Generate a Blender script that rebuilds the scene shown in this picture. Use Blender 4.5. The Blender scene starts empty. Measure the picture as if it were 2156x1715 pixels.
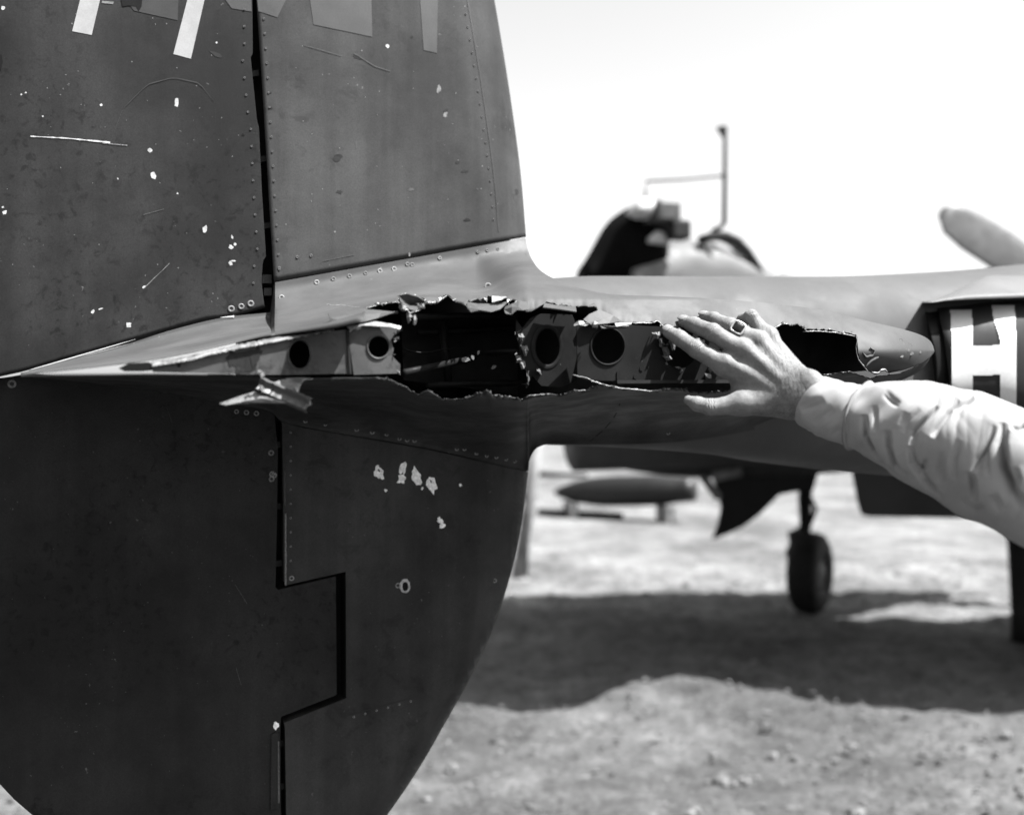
import bpy, bmesh, math, random
import numpy as np
from mathutils import Vector, Matrix

random.seed(7); rng = np.random.default_rng(7)
scene = bpy.context.scene
C = scene.collection
rad = math.radians

# ------------------------------------------------------------------ camera, sky, sun, exposure
H = 1.70                                   # eye height above the ground
F = 2210.0                                 # focal length in units of a 2156-wide frame
CX, CY = 1078.0, 857.5
cam_d = bpy.data.cameras.new('camera'); cam = bpy.data.objects.new('camera', cam_d); C.objects.link(cam)
cam_d.sensor_width = 36; cam_d.lens = 36*F/2156
cam.location = (0, 0, H); cam.rotation_euler = (rad(90), 0, 0)
cam_d.clip_start = .05; cam_d.clip_end = 5000
cam_d.dof.use_dof = True; cam_d.dof.focus_distance = 1.47; cam_d.dof.aperture_fstop = 2.6
scene.camera = cam
SUN_EL, SUN_AZ = rad(59), math.atan2(.926, -.376)
S = Vector((math.sin(SUN_AZ)*math.cos(SUN_EL), math.cos(SUN_AZ)*math.cos(SUN_EL), math.sin(SUN_EL)))
w = bpy.data.worlds.new('World'); scene.world = w; w.use_nodes = True
nt = w.node_tree; nt.nodes.clear()
sky = nt.nodes.new('ShaderNodeTexSky'); sky.sky_type = 'NISHITA'; sky.sun_disc = False
sky.sun_elevation = SUN_EL; sky.sun_rotation = SUN_AZ; sky.dust_density = 3.0; sky.air_density = 1.0
bw = nt.nodes.new('ShaderNodeRGBToBW'); bg = nt.nodes.new('ShaderNodeBackground'); wo = nt.nodes.new('ShaderNodeOutputWorld')
nt.links.new(sky.outputs[0], bw.inputs[0]); nt.links.new(bw.outputs[0], bg.inputs[0]); nt.links.new(bg.outputs[0], wo.inputs[0])
bg.inputs[1].default_value = .088
sun_d = bpy.data.lights.new('sun', 'SUN'); sun = bpy.data.objects.new('sun', sun_d); C.objects.link(sun)
sun_d.energy = 5.0; sun_d.angle = rad(.6); sun_d.color = (1, 1, 1)
sun.rotation_euler = (-S).to_track_quat('-Z', 'Y').to_euler(); sun.location = S*30
vs = scene.view_settings
vs.view_transform = 'Standard'; vs.look = 'None'; vs.exposure = 2.2; vs.gamma = 1; vs.use_curve_mapping = False
scene.cycles.max_bounces = 8

# ------------------------------------------------------------------ frames: the aircraft points along u, inboard is v
A = rad(20); CA, SA = math.cos(A), math.sin(A)
V_TIP, V_FIN = 1.203, 1.65
def W(u, v, z): return np.array((u*CA - v*SA, u*SA + v*CA, z))
def UV(p): return (p[0]*CA + p[1]*SA, -p[0]*SA + p[1]*CA, p[2])
def P(px, py, v):
    dx = (px-CX)/F; t = v/(CA - SA*dx)
    return np.array((dx*t, t, H - (py-CY)/F*t))
def Q(px, py, Y): return np.array(((px-CX)/F*Y, Y, H-(py-CY)/F*Y))
def lin(pts):
    xs = [p[0] for p in pts]; ys = [p[1] for p in pts]
    return lambda x: np.interp(x, xs, ys)
def pch(pts):                               # monotone cubic through the points
    x = np.array([p[0] for p in pts], float); y = np.array([p[1] for p in pts], float)
    h = np.diff(x); d = np.diff(y)/h; m = np.zeros_like(y); m[0], m[-1] = d[0], d[-1]
    for i in range(1, len(x)-1):
        if d[i-1]*d[i] > 0:
            a, b = 2*h[i]+h[i-1], h[i]+2*h[i-1]; m[i] = (a+b)/(a/d[i-1]+b/d[i])
    def f(q):
        q = np.clip(np.asarray(q, float), x[0], x[-1]); i = np.clip(np.searchsorted(x, q)-1, 0, len(h)-1)
        t = (q-x[i])/h[i]; t2, t3 = t*t, t*t*t
        return y[i]*(2*t3-3*t2+1) + h[i]*m[i]*(t3-2*t2+t) + y[i+1]*(-2*t3+3*t2) + h[i]*m[i+1]*(t3-t2)
    return f
def sst(a, b, x):
    t = np.clip((np.asarray(x, float)-a)/(b-a), 0, 1); return t*t*(3-2*t)

# ------------------------------------------------------------------ materials (all neutral: the photograph is black and white)
KA = .72                                   # the negative was exposed for the sunlit skin: all paints sit low
class NT:
    def __init__(s, m): s.t = m.node_tree; s.n = s.t.nodes; s.l = s.t.links
    def new(s, typ, **k):
        x = s.n.new(typ)
        for a, b in k.items(): setattr(x, a, b)
        return x
    def link(s, a, b): s.l.new(a, b)
    def math(s, op, a, b=None, c=None, clamp=False):
        x = s.n.new('ShaderNodeMath'); x.operation = op; x.use_clamp = clamp
        for i, v in enumerate((a, b, c)):
            if v is None: continue
            if isinstance(v, (int, float)): x.inputs[i].default_value = v
            else: s.link(v, x.inputs[i])
        return x.outputs[0]
    def noise(s, scale, detail=6, rough=.6, vec=None, stretch=None, dist=0.):
        x = s.n.new('ShaderNodeTexNoise'); x.inputs['Scale'].default_value = scale
        x.inputs['Detail'].default_value = detail; x.inputs['Roughness'].default_value = rough
        x.inputs['Distortion'].default_value = dist
        tc = s.n.new('ShaderNodeTexCoord'); src = tc.outputs['Object']
        if stretch:
            mp = s.n.new('ShaderNodeMapping'); mp.inputs['Scale'].default_value = stretch
            mp.inputs['Rotation'].default_value = vec or (0, 0, 0)
            s.link(src, mp.inputs[0]); src = mp.outputs[0]
        s.link(src, x.inputs['Vector']); return x.outputs[0]
    def ramp(s, v, lo, hi, a=0., b=1.):
        x = s.n.new('ShaderNodeMapRange'); x.interpolation_type = 'SMOOTHSTEP'
        s.link(v, x.inputs[0])
        for i, q in enumerate((lo, hi, a, b)): x.inputs[i+1].default_value = q
        return x.outputs[0]
def mat(name, base=.1, rough=.5, spec=.3, metal=0., mott=.2, mscale=5., streak=0., grain=.12, gscale=500., speck=0., speck_scale=70.,
        light=0., light_scale=160., light_val=.35, bump=0., bscale=300., bdist=.001, rvar=.1, sss=0.):
    base *= KA; light_val *= KA
    m = bpy.data.materials.new(name); m.use_nodes = True; g = NT(m); b = g.n['Principled BSDF']
    v = g.ramp(g.noise(mscale, 8, .62), .3, .7, 1-mott, 1+mott)
    if grain: v = g.math('MULTIPLY', v, g.ramp(g.noise(gscale, 4, .7), .25, .75, 1-grain, 1+grain))
    if streak: v = g.math('MULTIPLY', v, g.ramp(g.noise(1, 6, .6, stretch=(17, 17, .9)), .3, .7, 1-streak, 1+streak))
    if speck:
        a = g.ramp(g.noise(speck_scale, 5, .65, dist=.6), .52, .66); c = g.ramp(g.noise(4.5, 3, .5), .41, .57)
        v = g.math('MULTIPLY', v, g.math('SUBTRACT', 1., g.math('MULTIPLY', g.math('MULTIPLY', a, c), speck)))
    v = g.math('MULTIPLY', v, base)
    if light:
        a = g.ramp(g.noise(light_scale, 3, .5), .70, .74)
        c = g.ramp(g.noise(light_scale*.07, 2, .5), .5, .62)
        a = g.math('MULTIPLY', g.math('MULTIPLY', a, c), light)
        v = g.math('ADD', v, g.math('MULTIPLY', a, light_val))
    g.link(v, b.inputs['Base Color'])
    r = g.ramp(g.noise(mscale*3, 6, .6), .3, .7, max(.03, rough-rvar), min(1, rough+rvar)); g.link(r, b.inputs['Roughness'])
    b.inputs['Metallic'].default_value = metal; b.inputs['Specular IOR Level'].default_value = spec
    if bump:
        bp = g.new('ShaderNodeBump'); bp.inputs['Strength'].default_value = bump; bp.inputs['Distance'].default_value = bdist
        g.link(g.noise(bscale, 6, .65), bp.inputs['Height']); g.link(bp.outputs[0], b.inputs['Normal'])
    if sss:
        b.inputs['Subsurface Weight'].default_value = sss; b.inputs['Subsurface Scale'].default_value = .004
        b.inputs['Subsurface Radius'].default_value = (1, 1, 1)
    return m
M = {}
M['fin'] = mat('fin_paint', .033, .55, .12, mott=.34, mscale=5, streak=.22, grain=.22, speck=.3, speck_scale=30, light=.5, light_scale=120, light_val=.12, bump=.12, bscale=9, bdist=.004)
M['rudder'] = mat('rudder_shade_paint', .0185, .6, .10, mott=.34, mscale=6, streak=.16, grain=.26, speck=.5, speck_scale=75, light=.6, light_scale=150, light_val=.12, bump=.1, bscale=9, bdist=.004)  # darker than the fin: its grazing shade is painted into the colour
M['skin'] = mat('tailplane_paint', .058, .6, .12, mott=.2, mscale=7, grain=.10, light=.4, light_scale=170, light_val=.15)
M['boom'] = mat('boom_paint', .07, .6, .09, mott=.12, mscale=3, streak=.06, grain=.08)
M['alu'] = mat('torn_bare_metal', .2, .38, .5, metal=.35, mott=.45, mscale=60, grain=.3, gscale=900, bump=.5, bscale=260, bdist=.001)
M['lip'] = mat('worn_lip_metal', .17, .5, .3, metal=.2, mott=.6, mscale=90, grain=.4, gscale=700, speck=.7, speck_scale=200, bump=.4, bscale=300, bdist=.001)
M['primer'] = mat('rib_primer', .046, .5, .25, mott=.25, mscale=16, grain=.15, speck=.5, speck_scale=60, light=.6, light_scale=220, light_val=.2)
M['primerd'] = mat('shaded_rib_primer', .0075, .6, .08, mott=.3, mscale=20, grain=.2, light=.8, light_scale=200, light_val=.12)  # rib primer darkened to hold the shade of the recessed webs
M['inside'] = mat('interior_dark', .012, .6, .15, mott=.4, mscale=30, grain=.2)  # darker than real primer: the cavity's shade is put into the colour
M['black'] = mat('black_gap', .005, .7, .1, mott=.2)
M['chip'] = mat('paint_chip_metal', .36, .5, .3, mott=.3, mscale=160, grain=.2)
M['tape'] = mat('white_paint', .28, .6, .2, mott=.08, mscale=40, grain=.08)
M['patch'] = mat('repaint_patch', .050, .5, .2, mott=.18, mscale=7, grain=.1)
M['patchd'] = mat('repaint_patch_dark', .031, .55, .2, mott=.2, mscale=8, grain=.1)
M['bare'] = mat('bare_metal_chip', .98, .5, .3, mott=.25, mscale=160, grain=.2)
M['ring'] = mat('rivet_ring_metal', .13, .5, .3, mott=.35, mscale=300)
M['dull'] = mat('dull_rivet_ring', .085, .6, .2, mott=.4, mscale=300)
M['dulll'] = mat('shade_lifted_rivet_ring', .19, .6, .2, mott=.4, mscale=300)  # lighter copy of the dull ring, colour raised for rivets in shade
M['rivetd'] = mat('rivet_head_paint', .016, .5, .2, mott=.2)
M['letter'] = mat('letter_white', .5, .55, .25, mott=.06, mscale=20)
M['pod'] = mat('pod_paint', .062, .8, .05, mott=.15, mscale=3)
M['glassd'] = mat('dark_glazing', .003, .7, .03, mott=.2, rvar=.02)
M['blackp'] = mat('black_rubber', .012, .75, .15, mott=.3, mscale=8)
M['hub'] = mat('wheel_hub', .045, .5, .3, mott=.3, mscale=12)
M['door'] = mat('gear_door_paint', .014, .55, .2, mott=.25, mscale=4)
M['prop'] = mat('propeller_paint', .05, .35, .5, mott=.15)
M['post'] = mat('post_paint', .2, .6, .2, mott=.25, mscale=9)
M['gold'] = mat('ring_metal', .5, .28, .6, metal=.55, mott=.15, mscale=80)
M['stone'] = mat('ring_stone', .008, .35, .15, mott=.3, mscale=300)
M['cloth'] = mat('shirt_cloth', .275, .85, .15, mott=.06, mscale=14, grain=.10, gscale=1600, bump=.25, bscale=1500, bdist=.0004)
M['trouser'] = mat('trouser_cloth', .16, .9, .1, mott=.1, mscale=10, bump=.2, bscale=1200, bdist=.0004)
M['hair'] = mat('hair', .03, .6, .3, mott=.3, mscale=60)
M['shoe'] = mat('shoe_leather', .03, .4, .4, mott=.2)
M['tank'] = mat('tank_paint', .008, .5, .3, mott=.2, mscale=4)
M['wood'] = mat('cradle_wood', .012, .8, .1, mott=.3, mscale=14)
M['hood'] = mat('hood_glare_paint', .10, .5, .2, mott=.1)  # lighter than the boom: a blown-out reflection put into the colour
M['far'] = mat('far_paint', .12, .6, .2, mott=.2)

def skin_material():
    m = mat('skin', .150, .62, .2, mott=.14, mscale=38, grain=.14, gscale=420, sss=.12)
    g = NT(m); b = g.n['Principled BSDF']
    wv = g.noise(1, 6, .62, stretch=(520, 180, 520), vec=(.3, .2, .6)); fine = g.noise(900, 3, .6)
    h = g.math('ADD', wv, g.math('MULTIPLY', fine, .5))
    bp = g.new('ShaderNodeBump'); bp.inputs['Strength'].default_value = .32; bp.inputs['Distance'].default_value = .0012
    g.link(h, bp.inputs['Height']); g.link(bp.outputs[0], b.inputs['Normal'])
    return m
M['hand'] = skin_material()

def ground_material():
    m = bpy.data.materials.new('dry_ground'); m.use_nodes = True; g = NT(m); b = g.n['Principled BSDF']
    v = g.ramp(g.noise(.5, 7, .65), .35, .65, .62, 1.3)
    v = g.math('MULTIPLY', v, g.ramp(g.noise(2.6, 9, .75), .33, .67, .72, 1.24))
    v = g.math('MULTIPLY', v, g.ramp(g.noise(9, 8, .8), .33, .67, .74, 1.26))
    v = g.math('MULTIPLY', v, g.ramp(g.noise(38, 6, .75), .3, .7, .58, 1.42))
    tc = g.new('ShaderNodeTexCoord'); sx = g.new('ShaderNodeSeparateXYZ'); g.link(tc.outputs['Object'], sx.inputs[0])
    base = g.ramp(sx.outputs[1], 5.0, 11.5, .064, .098)      # paler with distance: haze painted into the ground colour
    v = g.math('MULTIPLY', v, base)
    g.link(v, b.inputs['Base Color']); b.inputs['Roughness'].default_value = .95; b.inputs['Specular IOR Level'].default_value = .1
    bp = g.new('ShaderNodeBump'); bp.inputs['Strength'].default_value = .8; bp.inputs['Distance'].default_value = .02
    g.link(g.noise(30, 8, .75), bp.inputs['Height']); g.link(bp.outputs[0], b.inputs['Normal'])
    return m
M['ground'] = ground_material()
M['gravel'] = mat('gravel_stone', .11, .9, .1, mott=.5, mscale=9)

# ------------------------------------------------------------------ object helpers
def empty(name, loc, label, cat, group=None):
    o = bpy.data.objects.new(name, None); C.objects.link(o); o.location = loc
    o['label'] = label; o['category'] = cat
    if group: o['group'] = group
    return o
def link(name, me, m, parent=None, smooth=True, label=None):
    if m is not None:
        for q in (m if isinstance(m, (list, tuple)) else [m]): me.materials.append(M[q] if isinstance(q, str) else q)
    if smooth:
        for p in me.polygons: p.use_smooth = True
    o = bpy.data.objects.new(name, me); C.objects.link(o)
    if parent is not None:
        o.parent = parent
        t = parent; off = Vector((0, 0, 0))
        while t is not None: off += t.location; t = t.parent
        o.location = -off                     # vertices stay in world metres
    if label: o['label'] = label
    return o
def mesh(name, vs_, fs, m, parent=None, smooth=True, label=None):
    me = bpy.data.meshes.new(name); me.from_pydata([tuple(map(float, v)) for v in vs_], [], fs); me.update()
    return link(name, me, m, parent, smooth, label)
def grid(name, G, m, parent=None, closed=False, thick=0., offset=0., smooth=True, caps=False, label=None, keep=None):
    R, N, _ = G.shape; f = []
    for i in range(R-1):
        for j in range(N if closed else N-1):
            k = (j+1) % N
            if keep is not None and not keep[i, j]: continue
            f.append((i*N+j, i*N+k, (i+1)*N+k, (i+1)*N+j))
    if caps: f += [tuple(range(N-1, -1, -1)), tuple((R-1)*N+j for j in range(N))]
    o = mesh(name, G.reshape(-1, 3), f, m, parent, smooth, label)
    bm = bmesh.new(); bm.from_mesh(o.data)
    bmesh.ops.remove_doubles(bm, verts=bm.verts, dist=1e-6); bmesh.ops.recalc_face_normals(bm, faces=bm.faces)
    bm.to_mesh(o.data); bm.free()
    if thick:
        md = o.modifiers.new('thickness', 'SOLIDIFY'); md.thickness = thick; md.offset = offset
    return o
def plate(name, loops, v, thick, m, parent=None, label=None, vfun=None, bev=0.):
    """flat sheet cut to the outline loops[0] with holes loops[1:], in the plane v (or vfun(px,py)), thickened inboard"""
    bm = bmesh.new(); edges = []
    for lp in loops:
        vv = [bm.verts.new(P(x, y, vfun(x, y) if vfun else v)) for x, y in lp]
        edges += [bm.edges.new((vv[i], vv[(i+1) % len(vv)])) for i in range(len(vv))]
    bmesh.ops.triangle_fill(bm, use_beauty=True, edges=edges)
    r = bmesh.ops.extrude_face_region(bm, geom=list(bm.faces))
    d = Vector((-SA, CA, 0))*thick
    bmesh.ops.translate(bm, vec=d, verts=[x for x in r['geom'] if isinstance(x, bmesh.types.BMVert)])
    bmesh.ops.recalc_face_normals(bm, faces=bm.faces)
    me = bpy.data.meshes.new(name); bm.to_mesh(me); bm.free()
    return link(name, me, m, parent, False, label)
def ell(cx, cy, rx, ry, n=28, jag=0.): return [(cx+rx*math.cos(t)*(1+jag*random.uniform(-1, 1)), cy+ry*math.sin(t)*(1+jag*random.uniform(-1, 1))) for t in [2*math.pi*i/n for i in range(n)]]
def blob(cx, cy, rx, ry, rot=0, n=11, jag=.28):
    o = []
    for i in range(n):
        t = 2*math.pi*i/n; k = 1+random.uniform(-jag, jag); x, y = rx*math.cos(t)*k, ry*math.sin(t)*k
        o.append((cx+x*math.cos(rot)-y*math.sin(rot), cy+x*math.sin(rot)+y*math.cos(rot)))
    return o
def tube(name, pts, rads, m, parent=None, n=14, label=None, cap=True):
    pts = [np.array(p, float) for p in pts]; G = []
    up = np.array((.13, .21, .97))
    for i, p in enumerate(pts):
        t = pts[min(i+1, len(pts)-1)]-pts[max(i-1, 0)]; t /= np.linalg.norm(t)
        a = np.cross(t, up); a /= np.linalg.norm(a); b = np.cross(t, a); r = rads[i] if hasattr(rads, '__len__') else rads
        G.append([p + r*(math.cos(q)*a+math.sin(q)*b) for q in np.linspace(0, 2*math.pi, n, endpoint=False)])
    return grid(name, np.array(G), m, parent, closed=True, caps=cap, label=label)
def box(name, c, sx, sy, sz, m, parent=None, rz=0., bev=.01, label=None):
    bm = bmesh.new(); bmesh.ops.create_cube(bm, size=1)
    bmesh.ops.scale(bm, vec=(sx, sy, sz), verts=bm.verts)
    if bev: bmesh.ops.bevel(bm, geom=list(bm.edges), offset=bev, segments=2, profile=.5, affect='EDGES')
    bmesh.ops.transform(bm, matrix=Matrix.Translation(Vector(c)) @ Matrix.Rotation(rz, 4, 'Z'), verts=bm.verts)
    me = bpy.data.meshes.new(name); bm.to_mesh(me); bm.free()
    return link(name, me, m, parent, False, label)

# ------------------------------------------------------------------ ground
def ground():
    def axis(lo, a, b, hi, step):
        mid = np.arange(a, b, step)
        l = a - np.geomspace(step, a-lo, 22)[::-1]; h = b + np.geomspace(step, hi-b, 22)
        return np.concatenate((l, mid, h))
    xs = axis(-900, -3.2, 6.2, 900, .05); ys = axis(-60, 3.4, 13, 1800, .05)
    X, Y = np.meshgrid(xs, ys); Z = np.zeros_like(X)
    for k in range(26):
        f = 1.5*1.22**k; a = .016/(1+.30*k); t = rng.uniform(0, 6.28); ph = rng.uniform(0, 6.28)
        Z += a*np.sin(f*(X*math.cos(t)+Y*math.sin(t))+ph)
    Z *= sst(3.4, 4.2, Y)*(1-sst(11, 13, Y))*sst(-3.2, -2.4, X)*(1-sst(5.4, 6.2, X))
    o = grid('ground', np.stack((X, Y, Z-.01), -1), 'ground'); o['kind'] = 'structure'
    # loose gravel and clods
    base = bmesh.new(); bmesh.ops.create_icosphere(base, subdivisions=1, radius=1)
    bv = np.array([v.co[:] for v in base.verts]); bf = [[v.index for v in f.verts] for f in base.faces]; base.free()
    V, Fs = [], []
    for i in range(9000):
        y = 3.9 + 7.5*rng.random()**1.5; x = rng.uniform(-.62, .62)*y
        r = .0052*rng.lognormal(0, .65)
        if r > .04: r = .04
        vv = bv*(1+rng.uniform(-.28, .28, (len(bv), 1)))*np.array((r*rng.uniform(.8, 1.5), r*rng.uniform(.8, 1.5), r*rng.uniform(.45, .8)))
        a = rng.uniform(0, 6.28); c, s = math.cos(a), math.sin(a)
        vv = vv @ np.array(((c, s, 0), (-s, c, 0), (0, 0, 1)))
        n = len(V)*len(bv); V.append(vv+np.array((x, y, r*.2))); Fs += [[q+n for q in f] for f in bf]
    o = mesh('gravel', np.concatenate(V), Fs, 'gravel', smooth=False); o['kind'] = 'stuff'
    o['label'] = 'loose pale gravel and clods scattered over the dry ground'; o['category'] = 'gravel'
ground()

# ------------------------------------------------------------------ the damaged aircraft
PLANE = empty('damaged_fighter', (0.3, 1.9, 0), 'dark twin-boom fighter aircraft with its tailplane tip torn open, filling the picture', 'aircraft')

# ---- vertical tail -----------------------------------------------------------
fin_le = pch([(-160, 1012), (0, 1041), (200, 1074), (380, 1098), (500, 1108)])          # px x of the leading edge by px y
def v_fin(px, py):                          # outer face of the fin: slightly cambered, rounding off at its leading edge
    d = np.maximum(fin_le(np.clip(py, -160, 500))-px, 0) if py < 700 else np.maximum(low_le(py)-px, 0)
    k = np.clip(1-d/95., 0, 1)
    return V_FIN + .055*(1-math.sqrt(max(0, 1-k*k))) + .010*(1-math.sin(min(1, max(0, d)/560)*math.pi*.55))
low_le_y = [(935, 1140), (950, 1122), (980, 1114), (1040, 1106), (1110, 1096), (1180, 1082), (1260, 1060), (1340, 1031), (1430, 988), (1520, 938), (1620, 880), (1715, 815), (1800, 750)]
low_le = pch(low_le_y)
def patch2(name, xl, xr, yt, yb, vf, m, parent, back=.13, nx=60, ny=60, label=None):
    """closed panel between curves; front face at vf, back face mirrored inboard"""
    G = np.zeros((ny, 2*nx, 3))
    for j in range(nx):
        s = (j/(nx-1))
        s = s if s < .6 else .6+.4*math.sin((s-.6)/.4*math.pi/2)
        for i in range(ny):
            r = i/(ny-1); y = 0.
            x = xl(yt(s))
            for _ in range(3):
                y = yt(s)+(yb(s)-yt(s))*r; x = xl(y)+(xr(y)-xl(y))*s
            v = vf(x, y); vb = 2*(V_FIN+.06)-v if back is None else v+back*(1-.0*s)
            G[i, j] = P(x, y, v); G[i, 2*nx-1-j] = P(x, y, max(vb, v+.001))
    return grid(name, G, m, parent, closed=True, caps=True, label=label)
seam_up = lin([(574, 594.5), (1106, 500)])
fin_l = lin([(-160, 530), (0, 540), (180, 552), (595, 577)])
FIN = patch2('upper_fin', fin_l, fin_le, lambda s: -160, lambda s: 594-94*s-1.2, v_fin, 'fin', PLANE, back=None)
# leading edge cap seam: a shallow raised strip that follows the front of the fin
grid('leading_edge_strip', np.array([[P(fin_le(y)-58+k, y, v_fin(fin_le(y)-58+k, y)-.0006) for k in (0, 1.3, 2.6)] for y in np.linspace(-20, 488, 60)]), 'patchd', FIN)

def v_rud(px, py): return V_FIN + .004 + .018*(560-px)/560
rud_l = lambda y: -90.
rud_r = lin([(-160, 523), (0, 531), (114, 532), (116, 527), (255, 541), (268, 545), (400, 551), (540, 560), (550, 553), (570, 552), (578, 551), (600, 551), (640, 556), (655, 560)])
rud_b_x = lin([(-90, 812), (44, 783), (63, 778), (274, 717), (430, 673), (493, 665), (559, 648)])
RUD = patch2('upper_rudder', rud_l, rud_r, lambda s: -160, lambda s: float(rud_b_x(-90+650*s)), v_rud, 'rudder', PLANE, back=.05, nx=50, ny=90)
grid('lit_rudder_edge', np.array([[P(x, float(rud_b_x(x))+.8*k*(1-abs((x-160)/130)**3), v_rud(x, 0)-.003) for k in (-.6, 4.2)] for x in np.linspace(62, 285, 40)]), 'tape', RUD, thick=.0015)  # white strip paints the light caught along the rudder's lower edge
grid('lit_rudder_edge', np.array([[P(x, y0, v_rud(x, 0)-.003) for y0 in (float(rud_b_x(x))-1, float(rud_b_x(x))+1+4.5*(x-464)/30)] for x in np.linspace(464, 493, 8)]), 'tape', RUD, thick=.0015)  # second short stretch of the same painted edge light
# black backing plate added behind the hinge gap to block light
GAP_BACK = plate('gap_backing', [[(490, -170), (640, -170), (700, 700), (770, 1150), (770, 1800), (500, 1800), (500, 700)]], V_FIN+.045, .03, 'black', PLANE)
for x0, y0, x1, y1 in ((553, 578, 572, 596), (556, 606, 572, 622)):
    plate('hinge_bracket', [[(x0, y0), (x1, y0), (x1, y1), (x0, y1)]], V_FIN+.012, .012, 'rivetd', PLANE)
for y0 in (150, 330, 470):
    x0 = float(rud_r(y0)); plate('hinge_bracket', [[(x0-2, y0), (x0+14, y0-3), (x0+15, y0+9), (x0-1, y0+12)]], V_FIN+.022, .012, 'rivetd', PLANE)
for y0 in (930, 1060, 1180, 1560, 1650): plate('hinge_bracket', [[(578, y0), (604, y0-3), (604, y0+10), (578, y0+13)]], V_FIN+.024, .012, 'rivetd', PLANE)
plate('cavity_backing', [[(560, 560), (1060, 480), (1104, 560), (1109, 1012), (600, 940)]], V_FIN+.079, .01, 'inside', PLANE)  # dark plate added so no light shows through the torn cavity

# lower rudder with its forward balance tongue, lower fin
hinge = [(578, 866), (586, 905), (590, 940), (588, 1100), (585, 1236)]
lr = [(-120, 812), (20, 793), (60, 786), (240, 800), (410, 818), (470, 826), (575, 840)] + [(x-5, y) for x, y in hinge[1:]] + [(586, 1241), (707, 1213), (709, 1462), (592, 1508), (590, 1530), (592, 1800), (150, 1800), (80, 1725), (30, 1682), (-4, 1646), (-120, 1500)]
def v_lrud(px, py): return v_rud(px, py)+.002+.034*(560-px)/560
LRUD = plate('lower_rudder', [lr], 0, .04, 'rudder', PLANE, vfun=lambda x, y: v_lrud(x, y))
# hinge cover strip at the bottom of the lower rudder
plate('hinge_cover', [[(572, 1545), (586, 1540), (587, 1700), (570, 1705)]], V_FIN-.001, .004, 'rudder', LRUD)
plate('hinge_cover_lip', [[(584.5, 1560), (587.5, 1560), (588.5, 1690), (584.5, 1690)]], V_FIN-.001, .002, 'ring', LRUD)
# built as a sheet cut to its outline (the notch for the balance tongue included), thick and rounded at the front
def lowfin_mesh():
    seam = lin([(593, 886), (635, 898), (794, 925), (902, 944), (1112, 991)])
    out = [(594, 888)] + [(x, float(seam(x))+2) for x in np.linspace(640, 1112, 12)]
    out += [(float(low_le(y)), y) for y in np.linspace(1000, 1800, 60)] + [(604, 1800), (600, 1530), (598, 1521), (729, 1469), (728, 1203), (604, 1231), (598, 1224), (597, 1100), (595, 940)]
    bm = bmesh.new(); vv = [bm.verts.new((x, y, 0)) for x, y in out]; f = bm.faces.new(vv)
    bmesh.ops.triangulate(bm, faces=[f])
    for k in range(-2, 84):                # slice so the surface can follow its camber
        for co, no in (((594+k*13, 0, 0), (1, 0, 0)), ((0, 880+k*13, 0), (0, 1, 0))):
            bmesh.ops.bisect_plane(bm, geom=list(bm.verts)+list(bm.edges)+list(bm.faces), plane_co=co, plane_no=no)
    for v in bm.verts:
        x, y = v.co.x, v.co.y; v.co = P(x, y, v_fin(x, max(y, 990)))
    r = bmesh.ops.extrude_face_region(bm, geom=list(bm.faces))
    bmesh.ops.translate(bm, vec=Vector((-SA, CA, 0))*.07, verts=[x for x in r['geom'] if isinstance(x, bmesh.types.BMVert)])
    bmesh.ops.recalc_face_normals(bm, faces=bm.faces)
    me = bpy.data.meshes.new('lower_fin'); bm.to_mesh(me); bm.free()
    o = link('lower_fin', me, 'fin', PLANE, True); me.set_sharp_from_angle(angle=rad(50)); return o
LFIN = lowfin_mesh()
lv = lambda x, y: v_fin(x, max(y, 990))
# worn edge, cap seam, stiffener shadow step
grid('worn_edge_strip', np.array([[P(x, y, lv(x, y)-.0012) for x in (599.5, 603.5+random.uniform(-.8, .8))] for y in np.linspace(1080, 1232, 30)]), 'ring', LFIN, thick=.001)
grid('worn_edge_strip', np.array([[P(x, y, lv(x, y)-.0012) for x in (598.5, 601+random.uniform(-.8, .8))] for y in np.linspace(990, 1065, 16)]), 'hub', LFIN, thick=.001)
grid('cap_seam', np.array([[P(x, 1504-(x-731)*.272+k, lv(x, 1470)-.0008) for k in (0, 2.2)] for x in np.linspace(734, 962, 30)]), 'rivetd', LFIN)
# ---- tailplane skins ----------------------------------------------------------
edge_left = pch([(44, 788), (200, 772), (325, 756), (397, 743), (559, 708), (701, 688), (770, 673)])
tear_pts = [(770, 650), (778, 648), (789, 642), (812, 639), (835, 636), (837, 628), (846, 620), (856, 619), (880, 624), (893, 631), (899, 638), (918, 637), (932, 628), (942, 621), (950, 628), (958, 633), (979, 640), (984, 635), (1005, 629), (1033, 626), (1038, 633), (1062, 632), (1066, 631), (1090, 634), (1096, 648), (1103, 653), (1118, 655), (1128, 652), (1140, 643), (1150, 635), (1160, 638), (1172, 641), (1194, 644), (1216, 645), (1231, 641), (1250, 641), (1256, 645), (1259, 655), (1263, 668), (1268, 676), (1274, 681), (1294, 682), (1329, 682), (1331, 679), (1373, 679), (1384, 675), (1388, 679), (1396, 686), (1425, 687), (1470, 686), (1550, 690), (1617, 697), (1628, 692), (1646, 682), (1678, 684), (1690, 690), (1700, 693), (1747, 695), (1790, 703), (1802, 707), (1805, 714), (1807, 745), (1811, 762), (1817, 772), (1827, 783), (1842, 785), (1852, 781), (1861, 776), (1869, 784), (1900, 779), (1940, 765), (1957, 752), (1966, 740)]
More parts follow.
